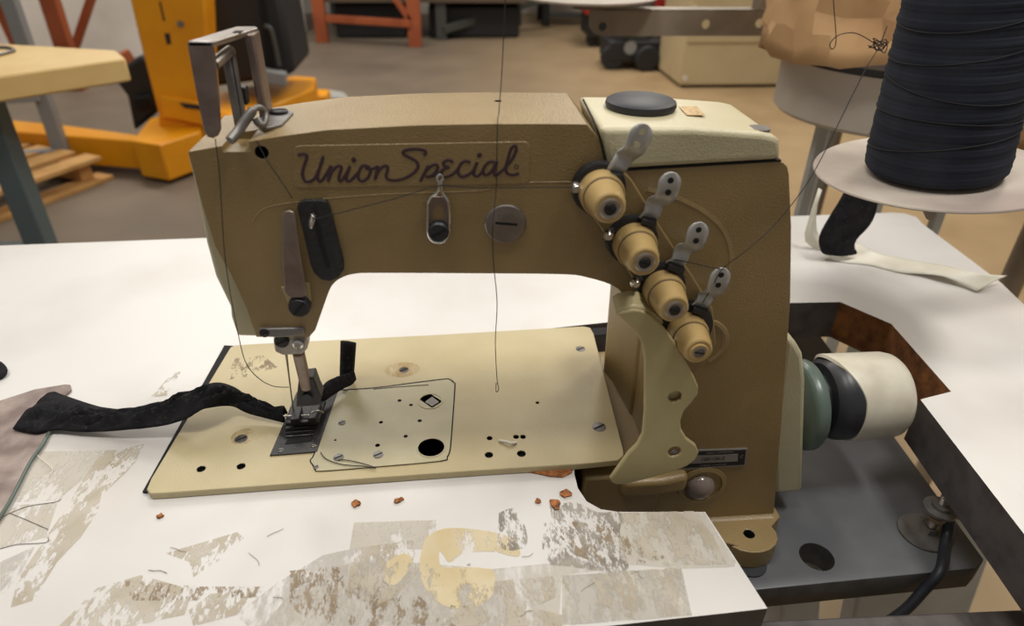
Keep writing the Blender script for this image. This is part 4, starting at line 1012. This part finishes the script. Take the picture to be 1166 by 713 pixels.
# jack stand machine (red and black) at back
jb = onz(722,80,0)
jk = thing('floor_polisher', jb, 'small black wheeled machine with red details on the far floor', 'floor machine')
def w_(px, r, d=.06): 
    c = onz(px[0], px[1], 0); return MB().lathe(Vector((c.x, c.y, r)), (0,1,0), [(r*.9,0),(r,.01),(r,d-.01),(r*.9,d)], 24)
for p in ((697,80),(736,82),(752,78)): obj('wheel', w_(p, .095), M['blackbg'], jk)
obj('chassis', MB().box((jb.x-.22, jb.y, .06), (jb.x+.25, jb.y+.35, .22)), M['blackbg'], jk, .02)
obj('body', MB().box((jb.x-.13, jb.y+.05, .2), (jb.x+.13, jb.y+.3, .75)), M['rackgrey'], jk, .03)
obj('lever', MB().bar((jb.x-.16,jb.y-.01,.30),(jb.x-.06,jb.y-.01,.34), .05, .06), M['red'], jk)
obj('cover', MB().box((jb.x+.26,jb.y+.02,.12),(jb.x+.40,jb.y+.25,.27)), M['red'], jk, .02)
obj('badge', MB().lathe((jb.x-.05,jb.y-.005,.17), NY, [(.05,0),(.05,.006)], 20), M['postgrey'], jk)
obj('hose', MB().tube([Vector((jb.x+.2,jb.y,.3)), Vector((jb.x+.45,jb.y-.02,.28)), Vector((jb.x+.55,jb.y-.1,.1)), Vector((jb.x+.5,jb.y-.25,.02)), Vector((jb.x+.7,jb.y-.1,.02)), Vector((jb.x+.6,jb.y+.1,.1))], .018, 8, 5), M['blackbg'], jk)
yr = jb.y+.9
rd = thing('tool_cart', Vector((ony(745,30,yr).x, yr, 0)), 'red and black tool cart behind the small wheeled machine', 'cart')
c = Vector((ony(735,30,yr).x, yr, 0))
obj('lower_tray', MB().box((c.x-.55,yr,.28),(c.x+.45,yr+.4,.40)), M['red'], rd, .02)
obj('cabinet', MB().box((c.x-.5,yr+.05,.08),(c.x+.5,yr+.5,.28)), M['blackbg'], rd, .02)
obj('back_panel', MB().box((c.x-.5,yr+.3,.40),(c.x+.5,yr+.45,1.3)), M['blackbg'], rd, .02)
obj('handle', MB().bar((c.x-.05,yr,.75),(c.x+.15,yr,.45), .08, .1), M['red'], rd, .01)
for dx in (-.45,.45): obj('wheel', MB().lathe((c.x+dx,yr+.1,.06), (0,1,0), [(.06,0),(.06,.04)], 20), M['blackbg'], rd)
ye = onz(650,36,0).y+.3; xe0, xe1 = ony(612,30,ye).x, ony(688,30,ye).x
fe = thing('welding_bench', Vector(((xe0+xe1)/2, ye, 0)), 'low dark steel bench far off between the rack and the tool cart', 'bench')
obj('bench_top', MB().box((xe0,ye,.30),(xe1,ye+.6,.42)), M['blackbg'], fe, .02)
obj('bench_back', MB().box((xe0+.1,ye+.45,.42),(xe1-.1,ye+.55,1.0)), M['rackgrey'], fe, .02)
for x_ in (xe0+.06, xe1-.12):
    for y_ in (ye+.04, ye+.5): obj('leg', MB().box((x_,y_,0),(x_+.07,y_+.07,.30)), M['blackbg'], fe, .005)
obj('stretcher', MB().box((xe0+.1,ye+.06,.08),(xe1-.1,ye+.12,.13)), M['rackgrey'], fe, .005)
# beige cabinet
yc1 = onz(835,100,0).y
cbt = thing('storage_cabinet', Vector((ony(835,100,yc1).x, yc1, 0)), 'plain beige cabinet standing behind the thread stand arm', 'cabinet')
xa, xb = ony(775,90,yc1).x, ony(893,104,yc1).x
obj('carcass', MB().box((xa,yc1,.02),(xb,yc1+.6,1.5)), M['beige'], cbt, .01)
for z_ in (.30,.62,1.0): obj('panel_seam', MB().box((xa+.01,yc1-.003,z_),(xb-.01,yc1+.002,z_+.012)), mat('seam_brown%d' % int(z_*100), (150,130,96), .7), cbt)
for x_, z_ in ((xa+.03,.04),(xa+.03,.5),(xb-.05,.06)): obj('corner_bolt', MB().lathe((x_,yc1,z_+.03), NY, [(.02,0),(.02,.006)], 14), M['ribbon'], cbt)
obj('plinth', MB().box((xa+.02,yc1+.02,0),(xb-.02,yc1+.58,.02)), M['blackbg'], cbt)

# ================================================================== LIGHT
w = bpy.data.worlds.new('World'); sc.world = w; w.use_nodes = True
bg = w.node_tree.nodes['Background']; bg.inputs['Color'].default_value = (1, .96, .91, 1); bg.inputs['Strength'].default_value = .24
def area(name, loc, size, sy_, power, col, target):
    l = bpy.data.lights.new(name, 'AREA'); l.shape = 'RECTANGLE'; l.size = size; l.size_y = sy_; l.energy = power; l.color = col
    o = bpy.data.objects.new(name, l); COL.objects.link(o); o.location = loc
    o.rotation_euler = (Vector(target)-Vector(loc)).to_track_quat('-Z', 'Y').to_euler(); return o
area('ceiling_lamp', (-.9, 1.3, 3.2), .6, 1.8, 11, (1, .97, .92), (0, .45, .8))
area('ceiling_lamp', (-.45, .12, 2.7), .7, .30, 16, (1, .97, .92), (-.45, .15, .8))
area('ceiling_lamp', (.75, .22, 2.7), .5, .30, 21, (1, .97, .92), (.6, .25, .8))
area('ceiling_lamp', (2.2, 2.4, 3.4), .6, 2.4, 44, (1, .93, .82), (1.2, 1.6, 0))
area('ceiling_lamp', (-1.5, 4.6, 3.6), .6, 3, 100, (1, .96, .90), (-1.2, 4.4, 0))
area('ceiling_lamp', (1.6, 5.4, 3.6), .6, 3, 84, (1, .94, .86), (1.4, 5, 0))

# ================================================================== CAMERA
cd = bpy.data.cameras.new('Camera'); cam = bpy.data.objects.new('Camera', cd); COL.objects.link(cam)
cd.sensor_width = 36; cd.sensor_fit = 'HORIZONTAL'; cd.lens = 36*FPX/1166; cd.clip_start = .01; cd.clip_end = 100
cam.matrix_world = Matrix.Translation(CAM) @ R.to_4x4()
cd.dof.use_dof = True; cd.dof.focus_distance = .50; cd.dof.aperture_fstop = 6.5
sc.camera = cam
sc.view_settings.view_transform = 'Standard'; sc.view_settings.look = 'None'; sc.view_settings.gamma = 1; sc.view_settings.exposure = -.13
sc.view_settings.use_curve_mapping = False
